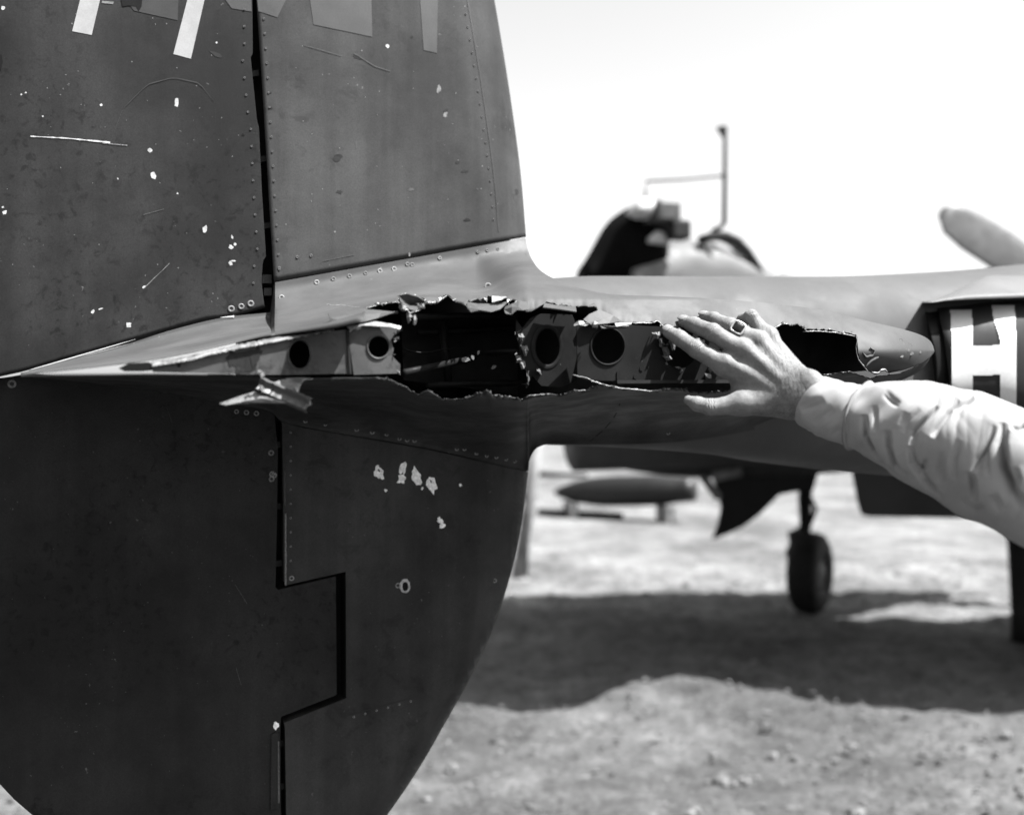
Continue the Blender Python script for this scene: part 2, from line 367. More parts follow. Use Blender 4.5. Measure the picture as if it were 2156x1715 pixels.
def jag_fn(seed, amp, step=5.):
    rr = random.Random(seed); xs_ = [700.]; ys_ = [0.]
    while xs_[-1] < 1980: xs_.append(xs_[-1]+step*rr.uniform(.35, 1.7)); ys_.append(rr.choice((-1, 1))*amp*rr.random()**1.6)
    return lambda x: np.interp(x, xs_, ys_)*sst(765, 790, x)*(1-sst(1862, 1880, x))
jagu, jagl = jag_fn(5, 3.4), jag_fn(9, 2.8)
tear_f0 = lin(tear_pts); tear_f = lambda x: tear_f0(x)+jagu(x)
def tear(x):
    return np.where(np.asarray(x) < 770, edge_left(np.minimum(x, 770)), tear_f(np.maximum(x, 770)))
top_f = pch([(44, 786), (130, 762), (259, 728), (370, 693), (485, 667), (570, 658.5)])
top_f2 = lin([(571, 658), (578, 612), (579, 594)])
top_f3 = lin([(579, 595.2), (1106, 501.5)])
top_f4 = pch([(1106, 501.5), (1109, 518), (1114, 535), (1122, 551), (1133, 566), (1150, 579), (1172, 590), (1200, 600), (1240, 612), (1290, 621), (1400, 625), (1500, 630), (1695, 648), (1841, 680), (1900, 694), (1938, 706), (1955, 716), (1963, 727), (1966, 738)])
tear_s = pch([(44, 788), (200, 772), (325, 756), (397, 743), (559, 708), (640, 694), (720, 672), (800, 650), (900, 637), (1100, 642), (1250, 658), (1330, 680), (1500, 688), (1620, 692), (1800, 706), (1812, 764), (1830, 783), (1870, 783), (1900, 779), (1940, 765), (1957, 752), (1966, 740)])
def ytop(x):
    x = float(x)
    if x < 570: return float(top_f(x))
    if x < 579: return float(top_f2(x))
    if x < 1106: return float(top_f3(x))
    return float(top_f4(x))
mid_f = lin([(1100, 745), (1965, 738)])
def v_up(x, y):                             # outer surface of the upper skin
    yt, yb = ytop(x), float(tear_s(x)); q = min(1.15, max(0, (y-yt)/max(yb-yt, .5)))
    vt = V_FIN if x > 579 else V_FIN+.004
    vr = V_TIP+.012
    ym = float(mid_f(max(x, 1100))); q2 = min(2.3, max(0, (y-yt)/max(ym-yt, 1.))); k = 1-min(q2, 1)
    D = .055*min(1, .25+(1965-x)/260) if x > 1600 else .055
    v1 = vr+(vt-vr)*(1-q**3.0)                                   # concave fillet against the fin
    va = V_TIP+(.055*(max(0., 745-y)/118)**1.3 if y >= 630 else .0538+.0006*(630-y)+.336*min(1, (630-y)/95)**1.6)   # easing off ahead of the fin
    v2 = V_TIP+D*k**1.3                                          # rounded shoulder of the stub
    if q2 > 1: v2 += D*.75*(q2-1)**1.6
    a, b = float(sst(1000, 1112, x)), float(sst(1420, 1560, x)); v = (v1*(1-a)+va*a)*(1-b)+v2*b
    if x > 1840: v += .075*(1-math.sqrt(max(0, 1-((x-1840)/127)**2)))
    if 775 < x < 1800:
        n = math.exp(-max(0., yb-y)/13.)*float(sst(775, 815, x))*(1-float(sst(1760, 1800, x)))*(1 if x < 1290 else .45)
        v += n*(.0022*math.sin(x/8.7)*math.sin(x/31)+.0018*math.sin(x/4.1+1)*math.sin(x/17+2)+.0035*math.sin(x/21+.6))
    return v
def skin_up():
    xs = np.unique(np.concatenate((np.linspace(44, 570, 90), [571, 573, 576, 578.5, 579], np.linspace(580, 770, 40), np.linspace(770.1, 1300, 400), np.linspace(1301, 1800, 300), np.linspace(1801, 1830, 30), np.linspace(1832, 1950, 50), np.linspace(1952, 1966, 16))))
    qs = np.linspace(0, 1, 26); G = []
    for q in qs:
        row = []
        for x in xs:
            yt, yb = ytop(x), float(tear_s(x)); y = yt+(yb-yt)*q+(float(tear(x))-yb)*q**7; row.append(P(x, y, v_up(x, y)))
        G.append(row)
    back = []                                # continue inboard over the crest to the boom
    for x in xs:
        yt = ytop(x); v0 = v_up(x, yt); p = P(x, yt, v0); u, v, z = UV(p)
        back.append([W(u, v0+(max(V_FIN+.03, v0+.02)-v0)*t, z-.004*t) for t in (1., .5)])
    G = [[b[0] for b in back], [b[1] for b in back]]+G
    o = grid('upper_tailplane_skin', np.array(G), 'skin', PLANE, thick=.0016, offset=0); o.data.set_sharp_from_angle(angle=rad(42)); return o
USK = skin_up()
low_rim_pts = [(44, 790), (320, 787), (480, 789), (560, 793), (655, 797), (740, 796), (790, 796.5), (812, 797), (824, 801), (850, 812), (872, 826), (883, 832), (892, 824), (903, 822), (915, 830), (933, 841), (970, 841), (990, 836), (1005, 828), (1018, 826), (1025, 821), (1036, 830), (1062, 835), (1085, 838), (1100, 842), (1113, 832), (1158, 829), (1185, 831), (1202, 824), (1235, 821), (1268, 811), (1305, 817), (1340, 820), (1369, 823), (1393, 820), (1402, 818), (1435, 818), (1453, 824), (1479, 826), (1512, 825), (1600, 812), (1722, 790), (1757, 787), (1788, 782), (1806, 789), (1830, 797), (1850, 791), (1900, 784), (1940, 767), (1957, 753), (1966, 741)]
low_rim0 = lin(low_rim_pts); low_rim = lambda x: low_rim0(x)+jagl(x)
low_rim_s = pch([(44, 790), (480, 789), (655, 797), (820, 803), (900, 828), (1000, 834), (1100, 834), (1200, 826), (1268, 815), (1400, 820), (1500, 824), (1600, 812), (1722, 790), (1800, 786), (1830, 795), (1900, 783), (1965, 737)])
low_bot = pch([(44, 791), (237, 810), (407, 834), (467, 847), (575, 868), (590, 885), (635, 897.5), (794, 925), (902, 944), (1085, 986), (1112, 991)])
low_bot2 = pch([(1112, 991), (1114, 972), (1120, 955), (1130, 943), (1145, 936), (1165, 933), (1220, 935), (1300, 935), (1420, 930), (1500, 920), (1700, 875), (1830, 826), (1900, 799), (1940, 777), (1965, 741)])
def ybot(x): return float(low_bot(x)) if x < 1112 else float(low_bot2(x))
def v_lowskin(x, y):
    yr, yb = float(low_rim_s(x)), ybot(x); q = min(1, max(-.1, (y-yr)/max(yb-yr, .5)))
    vr = V_TIP+.008; vb = V_FIN-.004-.056*float(sst(1115, 1250, x))+(v_fin(min(x, 1108), 1000)-V_FIN)*(1-float(sst(1100, 1135, x)))
    if x > 1700: vb = vb+(V_TIP+.12-vb)*float(sst(1700, 1960, x))
    nb = .075*(1-math.sqrt(max(0, 1-((x-1840)/127)**2))) if x > 1840 else 0.
    bk = math.exp(-max(0., y-yr)/12.)*float(sst(815, 860, x))*(1-float(sst(1480, 1520, x)))*(.0032*math.sin(x/9.3)+.0024*math.sin(x/4.4+2))
    return bk+nb+vr+(vb-vr)*(1-(1-q)**1.8)
def skin_low():
    xs = np.unique(np.concatenate((np.linspace(44, 800, 110), np.linspace(801, 1300, 340), np.linspace(1301, 1540, 150), np.linspace(1545, 1965, 110))))
    def yy(x, q): a = float(low_rim_s(x)); return a+(ybot(x)-a)*q+(float(low_rim(x))-a)*(1-q)**7
    G = [[P(x, yy(x, q), v_lowskin(x, yy(x, q))) for x in xs] for q in np.linspace(0, 1, 26)]
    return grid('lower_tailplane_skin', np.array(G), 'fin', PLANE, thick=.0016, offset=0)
LSK = skin_low()
# fillet seam lines on the skins
grid('fairing_seam', np.array([[P(x, y, v_up(x, y)-.0011) for x in (x0, x0+1.8)] for x0, y in [(583, 657), (584, 664), (586.5, 672), (590, 680), (594, 687)]]), 'rivetd', USK)
grid('fairing_seam', np.array([[P(x, y, v_lowskin(x, y)-.0011) for x in (x0, x0+3)] for x0, y in [(1308, 819), (1306, 840), (1300, 862), (1288, 884), (1270, 904), (1252, 920), (1240, 929)]]), 'black', LSK)

# ---- ribs and torn metal ---------------------------------------------------------
RIB = plate('tip_rib', [[(318, 771), (400, 759), (474, 741), (552, 727), (640, 709), (700, 697), (729, 694), (731, 740), (734, 786), (600, 789), (480, 787), (322, 783)], ell(631, 746, 23, 30)], V_TIP-.001, .0016, 'primer', PLANE, 'pale tapering rib web with a lightening hole')
plate('tip_rib', [[(735, 696), (741, 697), (752, 690), (790, 688), (838, 690), (836, 703), (829, 708), (823, 714), (829, 735), (826, 748), (831, 755), (843, 767), (842, 781), (836, 786), (800, 787), (745, 789), (741, 760), (737, 730)], ell(797, 730, 22, 23)], V_TIP+.004, .0016, 'primer', PLANE, 'rib web with a lightening hole, its front edge torn ragged')
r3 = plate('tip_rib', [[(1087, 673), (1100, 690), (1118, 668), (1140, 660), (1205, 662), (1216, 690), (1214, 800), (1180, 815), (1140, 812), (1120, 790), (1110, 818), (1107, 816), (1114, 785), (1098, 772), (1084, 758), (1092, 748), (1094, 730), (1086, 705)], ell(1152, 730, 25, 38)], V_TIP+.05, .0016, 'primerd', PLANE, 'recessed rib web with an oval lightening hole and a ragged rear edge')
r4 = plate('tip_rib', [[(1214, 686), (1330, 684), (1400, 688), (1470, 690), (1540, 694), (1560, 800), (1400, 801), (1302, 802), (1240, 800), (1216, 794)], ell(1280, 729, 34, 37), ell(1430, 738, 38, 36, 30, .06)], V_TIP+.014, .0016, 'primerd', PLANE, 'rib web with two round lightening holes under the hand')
def flange(cx, cy, rx, ry, v, parent, d=.010, w=4., m='primer'):
    G = []
    for k, (e, dv) in enumerate(((w, .0), (1.5, -.0015), (0, 0.), (-.8, .004), (-1.2, d))):
        G.append([P(cx+(rx+e)*math.cos(t), cy+(ry+e)*math.sin(t), v+dv) for t in np.linspace(0, 2*math.pi, 40, endpoint=False)])
    return grid('hole_flange', np.array(G), m, parent, closed=True)
flange(631, 746, 23, 30, V_TIP-.0016, RIB); flange(797, 730, 22, 23, V_TIP+.0035, PLANE)
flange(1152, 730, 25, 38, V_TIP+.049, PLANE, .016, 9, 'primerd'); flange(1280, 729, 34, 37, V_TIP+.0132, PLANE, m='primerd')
# a vertical stiffener between the first two webs, a spar behind, a floor lip under the front web
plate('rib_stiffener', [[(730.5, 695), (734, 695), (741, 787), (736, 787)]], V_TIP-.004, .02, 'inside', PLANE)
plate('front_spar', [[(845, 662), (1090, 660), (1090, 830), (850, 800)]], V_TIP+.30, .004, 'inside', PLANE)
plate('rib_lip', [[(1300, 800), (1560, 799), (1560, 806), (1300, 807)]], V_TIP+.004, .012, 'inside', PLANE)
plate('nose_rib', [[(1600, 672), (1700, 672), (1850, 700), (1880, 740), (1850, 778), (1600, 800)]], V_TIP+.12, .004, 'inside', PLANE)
# inner stringer glimpsed in the cavity
tube('stringer', [P(850, 785, V_TIP+.06), P(900, 775, V_TIP+.10), P(1000, 752, V_TIP+.16)], [.005, .005, .004], 'primerd', PLANE, 8)
# lip of bright worn metal along the top of the first rib
xs = np.linspace(320, 704, 150); up_l = pch([(318, 761), (397, 749), (474, 731), (559, 714), (640, 700), (704, 691)]); dn_l = pch([(318, 774), (397, 760.5), (474, 741), (552, 727), (640, 709), (706, 694.5)])
grid('worn_rib_lip', np.array([[P(x, float(up_l(x))+random.uniform(-.5, 2.2), V_TIP+.010) for x in xs], [P(x, .6*float(up_l(x))+.4*float(dn_l(x)), V_TIP+.0) for x in xs], [P(x, .2*float(up_l(x))+.8*float(dn_l(x)), V_TIP-.006) for x in xs], [P(x, float(dn_l(x))-1+random.uniform(-3.2, 2.4)*(.35+.65*math.sin(x/23)**2), V_TIP-.005+random.uniform(0, .002)) for x in xs]]), 'lip', RIB, thick=.001)
plate('worn_patch', [blob(516, 758, 36, 22, -.25, 17, .3)], V_TIP-.0016, .0004, 'rudder', RIB)
plate('worn_patch', [blob(487, 750, 6, 18, 0.1, 13, .3)], V_TIP-.0018, .0004, 'rudder', RIB)
plate('worn_patch', [blob(540, 748, 9, 22, 0.1, 15, .35)], V_TIP-.0021, .0004, 'inside', RIB)
plate('rib_hole', [ell(377, 769, 4, 4, 12)], V_TIP-.0015, .0004, 'black', RIB)
plate('inspection_slot', [[(250, 775), (270, 765), (312, 762), (322, 766), (321, 779), (300, 781), (262, 781)]], V_TIP-.002, .01, 'black', RIB)
def flap(name, pts, m='skin', parent=PLANE, thick=.0012, label=None):
    """small bent sheet: rows of (px, py, v)"""
    G = np.array([[P(x, y, v) for x, y, v in row] for row in pts])
    G[1:-1] += rng.normal(0, .0007, G[1:-1].shape); G[-1] += rng.normal(0, .0012, G[-1].shape)
    o = grid(name, G, m, parent, thick=thick, label=label, smooth=False)
    return o
T = V_TIP
# the tongue of upper skin left of the cavity
flap('skin_tongue', [[(690, 660, T+.03), (730, 656, T+.03), (765, 651, T+.03), (800, 654, T+.028), (838, 658, T+.02)],
                     [(695, 672, T+.016), (735, 666, T+.016), (765, 662, T+.016), (800, 660, T+.018), (840, 658.6, T+.018)],
                     [(700, 688, T+.012), (738, 681, T+.011), (768, 674, T+.010), (800, 667, T+.012), (842, 659, T+.016)]])
flap('torn_scrap', [[(730, 688, T), (760, 684, T+.002), (790, 677, T+.004), (815, 681, T), (845, 688, T-.004)], [(742, 694, T-.004), (765, 690, T-.004), (795, 688, T-.006), (820, 690, T-.006), (842, 692, T-.006)]], 'alu')
flap('torn_scrap', [[(735, 692, T-.002), (738, 690, T-.002), (742, 691, T-.002)], [(736, 699, T-.002), (737, 699.5, T-.002), (738, 699, T-.002)]], 'alu')
# bruised dent with a bright rim, then curled strips along the tear
def rim(name, pts, vf, wpx, lift=.004, m='alu', parent=USK, jag=.5):
    pts = np.array(pts, float); n = max(6, int(np.hypot(*np.diff(pts, axis=0).T).sum()/3))
    d = np.concatenate(([0], np.cumsum(np.hypot(*np.diff(pts, axis=0).T)))); s = np.linspace(0, d[-1], n)
    X, Y = np.interp(s, d, pts[:, 0]), np.interp(s, d, pts[:, 1]); G = [[], [], []]
    for i in range(n):
        k = wpx*(1+random.uniform(-jag, jag))*min(1, .25+4*min(i, n-1-i)/n)
        v = vf(X[i], Y[i]); j = random.uniform(-.5, .5)
        G[0].append(P(X[i], Y[i]-k*.5+j, v-.0008)); G[1].append(P(X[i], Y[i]+j, v-lift)); G[2].append(P(X[i], Y[i]+k*.6+j, v-lift*.4))
    return grid(name, np.array(G), m, parent, thick=.0008)
vup = lambda x, y: v_up(x, min(y, float(tear(x))))
rim('torn_edge', [(682, 641), (700, 643), (720, 643), (745, 647), (762, 648)], vup, 3)
rim('torn_edge', [(775, 648), (800, 641), (835, 636)], vup, 2)
rim('torn_edge', [(838, 640), (838, 628), (846, 620), (857, 618)], vup, 4, .006)
rim('torn_edge', [(840, 646), (846, 653), (858, 652), (862, 660), (870, 657), (886, 652)], lambda x, y: T+.012, 4, .006)
rim('torn_edge', [(893, 637), (918, 637), (930, 631), (942, 621)], vup, 4.5, .005)
rim('torn_edge', [(942, 621), (955, 632), (979, 640), (986, 651), (996, 655)], vup, 1.6)
rim('torn_edge', [(1225, 683), (1250, 681)], vup, 5, .006)
rim('torn_edge', [(1331, 680), (1373, 680), (1385, 675), (1397, 687), (1420, 687)], vup, 2)
rim('torn_edge', [(1616, 697), (1628, 692), (1646, 682), (1660, 682)], vup, 3)
rim('torn_edge', [(1690, 698), (1720, 697), (1760, 700), (1800, 708)], vup, 2.2)
rim('torn_edge', [(1802, 708), (1805, 716), (1802, 730), (1804, 745), (1808, 758), (1818, 770), (1828, 782)], lambda x, y: T+.002, 3.0, .004)
rim('torn_edge', [(1835, 783), (1848, 786), (1856, 778), (1864, 778), (1869, 783)], lambda x, y: T+.004, 4, .004)
rim('crumple_ridge', [(1817, 742), (1824, 752), (1838, 748), (1842, 738), (1832, 732)], lambda x, y: T+.001, 5, .0028, 'skin', jag=.2)
rim('crumple_ridge', [(1822, 772), (1834, 760), (1850, 752)], lambda x, y: T+.001, 6, .003, 'skin', jag=.2)
for x, y, r in ((1899, 750, 4), (1919, 744, 4.5), (1912, 737, 4), (1937, 741, 3), (1898, 716, 4), (1917, 725, 4)):
    plate('paint_chip', [blob(x, y, r, r*.8)], 0, .0004, 'ring', USK, vfun=lambda a, b, x=x, y=y: v_up(x, y)-.002)
lsk = lambda x, y: v_lowskin(x, max(y, float(low_rim(x))))
rim('torn_edge', [(684, 799), (730, 797), (742, 798), (760, 797), (800, 797), (820, 802)], lsk, 1.6, .003, parent=LSK)
rim('torn_edge', [(883, 834), (890, 825), (903, 822), (918, 832), (933, 841), (970, 841), (990, 836), (1005, 828)], lsk, 1.5, .003, 'hub', LSK)
rim('torn_edge', [(1040, 832), (1052, 834), (1064, 836)], lsk, 4, .003, 'hub', LSK)
rim('torn_edge', [(1102, 842), (1113, 833), (1158, 829)], lsk, 1.6, .003, 'ring', LSK)
rim('torn_edge', [(1186, 831), (1203, 824), (1236, 821), (1268, 811)], lsk, 1.6, .003, 'ring', LSK)
rim('torn_edge', [(1206, 789), (1238, 796), (1243, 800), (1268, 809), (1305, 817), (1340, 820), (1369, 823), (1393, 820), (1402, 818), (1435, 818)], lambda x, y: T+.004, 2.0, .004, 'alu', LSK)
rim('torn_edge', [(1722, 791), (1757, 787), (1788, 782)], lsk, 1.8, .003, 'alu', LSK)
rim('torn_edge', [(1808, 790), (1818, 793), (1830, 797)], lsk, 2.2, .003, 'alu', LSK)
# bent scraps hanging over the cavity
flap('torn_scrap', [[(982, 636, T+.03), (1005, 640, T+.03), (1040, 640, T+.03), (1068, 636, T+.03)], [(984, 648, T+.01), (1005, 646, T+.008), (1040, 643, T+.006), (1064, 642, T+.006)], [(990, 655, T+.004), (1008, 656, T), (1034, 652, T), (1052, 653, T)]])
flap('torn_scrap', [[(1036, 624, T+.03), (1052, 625, T+.03), (1066, 625, T+.03)], [(1038, 633, T+.004), (1052, 634, T+.002), (1062, 630, T+.006)]], 'tape')
flap('torn_scrap', [[(1064, 646, T+.02), (1078, 640, T+.02), (1094, 634, T+.02), (1108, 636, T+.02)], [(1062, 652, T+.006), (1078, 648, T+.0), (1092, 646, T+.0), (1112, 652, T+.004)], [(1062, 662, T+.002), (1074, 661, T), (1086, 655, T-.002), (1098, 650, T)]])
flap('torn_scrap', [[(1146, 638, T+.04), (1175, 644, T+.04), (1212, 646, T+.04)], [(1142, 648, T+.01), (1175, 652, T+.01), (1214, 656, T+.012)]])
flap('torn_scrap', [[(1262, 652, T+.02), (1240, 662, T+.014), (1228, 673, T+.008)], [(1290, 664, T+.014), (1268, 672, T+.008), (1236, 681, T+.004)], [(1310, 678, T+.010), (1285, 682, T+.006), (1245, 683, T+.004)]])
flap('torn_scrap', [[(1209, 683, T), (1218, 676, T-.004), (1228, 676, T-.002)], [(1210, 686, T-.008), (1220, 684, T-.012), (1232, 682, T-.008)], [(1222, 686, T-.004), (1232, 687, T-.008), (1240, 684, T-.004)]], 'alu')
flap('torn_scrap', [[(1246, 680, T), (1252, 676, T-.004), (1258, 680, T)], [(1248, 686, T-.010), (1252, 683, T-.014), (1257, 682, T-.008)], [(1252, 690, T-.004), (1256, 689, T-.006), (1258, 688, T-.003)]], 'alu')
flap('torn_scrap', [[(1294, 681, T+.004), (1320, 680, T+.004), (1330, 680, T+.004)], [(1294, 688, T-.002), (1318, 686, T-.004), (1330, 682, T-.002)]], 'tape')
flap('torn_scrap', [[(1262, 684, T+.006), (1290, 687, T+.006), (1324, 686, T+.006)], [(1266, 692, T+.008), (1290, 693, T+.008), (1318, 692, T+.008)]], 'primer')
# jagged shreds on the broken rib webs
for x, y, a, b in ((1096, 709, 6, 7), (1104, 738, 8, 11), (1092, 756, 6, 8), (1098, 767, 7, 8), (1112, 792, 3, 12), (1134, 781, 4, 5)):
    flap('torn_scrap', [[(x-a, y-b, T+.05), (x, y-b*.8, T+.04), (x+a*.6, y-b, T+.048)], [(x-a*.5, y, T+.035), (x+a*.1, y+1, T+.03), (x+a, y, T+.046)], [(x-a*.2, y+b, T+.04), (x+a*.3, y+b*.9, T+.036), (x+a, y+b*.6, T+.048)]], 'ring')
for x, y, a, b in ((848, 648, 7, 5), (862, 668, 5, 9), (872, 672, 4, 10), (845, 640, 4, 5), (880, 642, 3, 4), (889, 644, 3, 5)):
    flap('torn_scrap', [[(x-a, y-b, T+.014), (x, y-b*.8, T+.006), (x+a*.6, y-b, T+.012)], [(x-a*.5, y, T+.006), (x+a*.1, y+1, T), (x+a, y, T+.010)], [(x-a*.2, y+b, T+.01), (x+a*.3, y+b*.9, T+.006), (x+a, y+b*.6, T+.012)]], 'alu')
flap('dented_skin', [[(838, 622, T+.022), (856, 618, T+.024), (880, 624, T+.03), (896, 634, T+.03)], [(843, 638, T+.02), (862, 640, T+.04), (880, 642, T+.04), (893, 644, T+.028)], [(850, 650, T+.012), (864, 654, T+.018), (880, 655, T+.016), (888, 650, T+.012)]])
for x, y, a, b in ((1385, 705, 6, 7), (1391, 720, 5, 9), (1400, 740, 7, 10), (1404, 754, 10, 5), (1415, 728, 6, 10), (1380, 702, 8, 2), (1468, 715, 8, 3), (1478, 718, 7, 3), (1490, 792, 6, 6), (1497, 780, 5, 5), (1428, 696, 4, 5)):
    flap('torn_scrap', [[(x-a, y-b, T+.012), (x, y-b*.8, T+.004), (x+a*.6, y-b, T+.010)], [(x-a*.5, y, T+.006), (x+a*.1, y+1, T), (x+a, y, T+.010)], [(x-a*.2, y+b, T+.01), (x+a*.3, y+b*.9, T+.006), (x+a, y+b*.6, T+.012)]], 'alu' if b > 6 else 'ring')
plate('rib_slot', [[(1299, 782), (1306, 782), (1306, 800), (1299, 800)]], T+.0125, .001, 'black', r4)
for x, y in ((1351, 776), (1338, 793)): plate('rib_hole', [ell(x, y, 4, 5, 10)], T+.0128, .0008, 'black', r4)
# small shreds of skin standing off the torn edges
def shred(x, y, v, L, ang, wpx, lift, m, parent):
    dx, dy = math.cos(ang), math.sin(ang); nx_, ny_ = -dy, dx; a = wpx/2
    k = random.uniform(.3, .7)
    row0 = [P(x-nx_*a, y-ny_*a, v), P(x+nx_*a, y+ny_*a, v)]
    row1 = [P(x+dx*L*k-nx_*a*.7, y+dy*L*k-ny_*a*.7, v-lift*.35), P(x+dx*L*k+nx_*a*.8, y+dy*L*k+ny_*a*.8, v-lift*.5)]
    row2 = [P(x+dx*L-nx_*a*.25, y+dy*L-ny_*a*.25, v-lift), P(x+dx*L+nx_*a*.1, y+dy*L+ny_*a*.1, v-lift*.9)]
    grid('torn_shred', np.array([row0, row1, row2]), m, parent, thick=.0009, smooth=False)
rs = random.Random(21)
for i in range(70):
    x = rs.uniform(770, 1800)
    if 1395 < x < 1625 or 1238 < x < 1272: continue
    y = float(tear(x)); shred(x, y-2, v_up(x, min(y, float(tear_s(x)))), rs.uniform(3, 10)*(1 if x < 1290 else .6), rs.uniform(.4, 2.7), rs.uniform(3, 8), rs.uniform(-.004, .010), rs.choice(('skin', 'skin', 'alu', 'ring')), USK)
for i in range(46):
    x = rs.uniform(790, 1510)
    if 1270 < x < 1330: continue
    y = float(low_rim(x)); shred(x, y+2, v_lowskin(x, y+2), rs.uniform(3, 8), -rs.uniform(.4, 2.7), rs.uniform(3, 7), rs.uniform(-.003, .008), rs.choice(('skin', 'skin', 'hub', 'ring')), LSK)
for i in range(26):                          # shreds round the broken ends of the rib webs
    x, y, v = rs.choice(((836, 705, T+.004), (826, 745, T+.004), (840, 778, T+.004), (1088, 690, T+.05), (1092, 735, T+.05), (1098, 765, T+.05), (1110, 800, T+.05), (1400, 730, T+.013), (1466, 722, T+.013), (1432, 772, T+.013)))
    shred(x+rs.uniform(-4, 4), y+rs.uniform(-10, 10), v-.001, rs.uniform(4, 11), rs.uniform(0, 6.28), rs.uniform(2, 6), rs.uniform(.002, .010), rs.choice(('primer', 'ring', 'alu')), PLANE)
# broken stringers, a bracket and a control cable inside
for a, b, rr_ in (((860, 668, .20), (1085, 664, .22), .005), ((880, 700, .25), (1080, 690, .27), .005), ((900, 812, .20), (1095, 806, .22), .005), ((1000, 745, .18), (1088, 738, .12), .003), ((930, 668, .24), (945, 812, .24), .006)):
    tube('broken_stringer', [P(a[0], a[1], T+a[2]), P((a[0]+b[0])/2, (a[1]+b[1])/2+rs.uniform(-4, 4), T+(a[2]+b[2])/2), P(b[0], b[1], T+b[2])], rr_, 'inside', PLANE, 6)
tube('control_cable', [P(850+i*12, 735+6*math.sin(i*.5)+i*.4, T+.17) for i in range(20)], .0012, 'primerd', PLANE, 6)
for x, y, q in ((980, 757, 8), (995, 752, 5), (1040, 772, 6), (1008, 742, 4)):
    plate('broken_bracket', [blob(x, y, q, q*.6, rs.uniform(0, 3), 7, .4)], T+.10, .003, 'ring', PLANE)
# strip of lower skin bent down with a broken channel hanging from it
flap('bent_skin', [[(462, 850, T-.004), (500, 836, T-.006), (545, 822, T-.010), (560, 818, T-.014)], [(478, 852, T-.012), (515, 844, T-.018), (550, 838, T-.024), (585, 840, T-.028)], [(484, 851, T-.010), (530, 846, T-.018), (570, 845, T-.024), (612, 850, T-.03)]], 'alu', label='curled strip of bare skin bent down below the rib')
flap('bent_skin', [[(575, 806, T-.002), (605, 797, T-.004), (630, 795, T-.004), (660, 797, T-.001)], [(590, 812, T-.012), (612, 803, T-.014), (634, 800, T-.014), (646, 801, T-.008)], [(605, 820, T-.020), (622, 815, T-.022), (632, 808, T-.02), (638, 804, T-.014)], [(622, 829, T-.024), (629, 826, T-.024), (631, 820, T-.022), (632, 812, T-.018)]], 'alu', label='curled tongue of bare skin above the broken channel')
def channel():
    a, b = np.array(P(545, 808, T-.016)), np.array(P(650, 852, T-.040)); d = (b-a)/np.linalg.norm(b-a)
    n = np.cross(d, np.array((SA, -CA, 0.))); n /= np.linalg.norm(n); o = np.cross(d, n)
    prof = [(-.0085, -.008), (-.0075, .001), (-.006, .0035), (-.001, .0), (.001, .0), (.006, .0035), (.0075, .001), (.0085, -.008)]
    G = []
    for t in np.linspace(0, 1, 24):
        p = a+(b-a)*t; j = random.uniform(-.0006, .0006)
        G.append([p+n*(x+j)-o*(y+j*2)*(1 if o[1] > 0 else -1) for x, y in prof])
    return grid('broken_channel', np.array(G), 'hub', PLANE, thick=.0012, smooth=False, label='short broken channel stringer hanging below the rib')
channel()
for x, y, a in ((551, 815, 5), (648, 845, 5), (551, 787, 6), (546, 783, 4)):
    flap('torn_scrap', [[(x-a, y-a, T-.022), (x, y-a, T-.026), (x+a, y-a*.6, T-.022)], [(x-a*.6, y+a, T-.024), (x, y+a*.8, T-.028), (x+a, y+a, T-.022)]], 'alu')

# ---- rivets, chips, painted strips ---------------------------------------------------
def rivet_mesh(r, hole):
    vs_, fs, n = [], [], 12
    prof = [(1.0, 0), (.92, -.0005), (.55, -.0005), (.48, 0.0001), (0.0001, -.0001 if not hole else .0008)]
    for q, dv in prof:
        for i in range(n):
            t = 2*math.pi*i/n; vs_.append((r*q*math.cos(t), dv, r*q*math.sin(t)))
    for k in range(len(prof)-1):
        for i in range(n): fs.append((k*n+i, k*n+(i+1) % n, (k+1)*n+(i+1) % n, (k+1)*n+i))
    me = bpy.data.meshes.new('rivet'); me.from_pydata(vs_, [], fs); me.materials.append(M['ring']); me.materials.append(M['rivetd'])
    for p in me.polygons: p.material_index = 1 if p.index//n >= 3 else 0; p.use_smooth = True
    return me
RV = {False: rivet_mesh(.0042, False)}
RV_dull = RV[False].copy(); RV_dull.materials[0] = M['dull']
RV_low = RV[False].copy(); RV_low.materials[0] = M['dulll']
def rivet(px, py, v, parent, s=1., dull=False, slant=0.):
    p = P(px, py, v-.0007); o = bpy.data.objects.new('rivet', (RV_low if py > 800 else RV_dull) if dull else RV[False]); C.objects.link(o); o.parent = parent
    off = Vector((0, 0, 0)); t = parent
    while t is not None: off += t.location; t = t.parent
    o.location = Vector(p)-off; o.rotation_euler = (slant, 0, A); o.scale = (s, 1, s)
for x, y, s, d in ((593, 626, 1.1, 0), (667, 594, 1, 0), (702, 587, .9, 1), (736, 581, .9, 1), (770, 575, .8, 1), (800, 570, 1, 0), (830, 566, 1, 0), (858, 556, .9, 1), (868, 557, .9, 1), (926, 543, .8, 0), (1006, 530, .7, 1), (1026, 527, .7, 1), (1048, 524, .7, 1), (1028, 603, 1.5, 1)):
    rivet(x, y, v_up(x, y)-.001, USK, s, bool(d), -.25)
for x, y in ((588, 564), (626, 541), (655, 538)): rivet(x, y, v_fin(x, y), FIN, .55, True)
for x, y, s in ((487, 650, 1.25), (508, 645, 1.15), (528, 639, 1.25)): rivet(x, y, v_rud(x, y), RUD, s)
rivet(25, 808, v_lrud(25, 0)-.0003, LRUD, 1.5)
for x, y, s in ((498, 866, .9), (519, 868, 1.), (540, 870, 1.)): rivet(x, y, v_lrud(x, y)-.0003, LRUD, s, True)
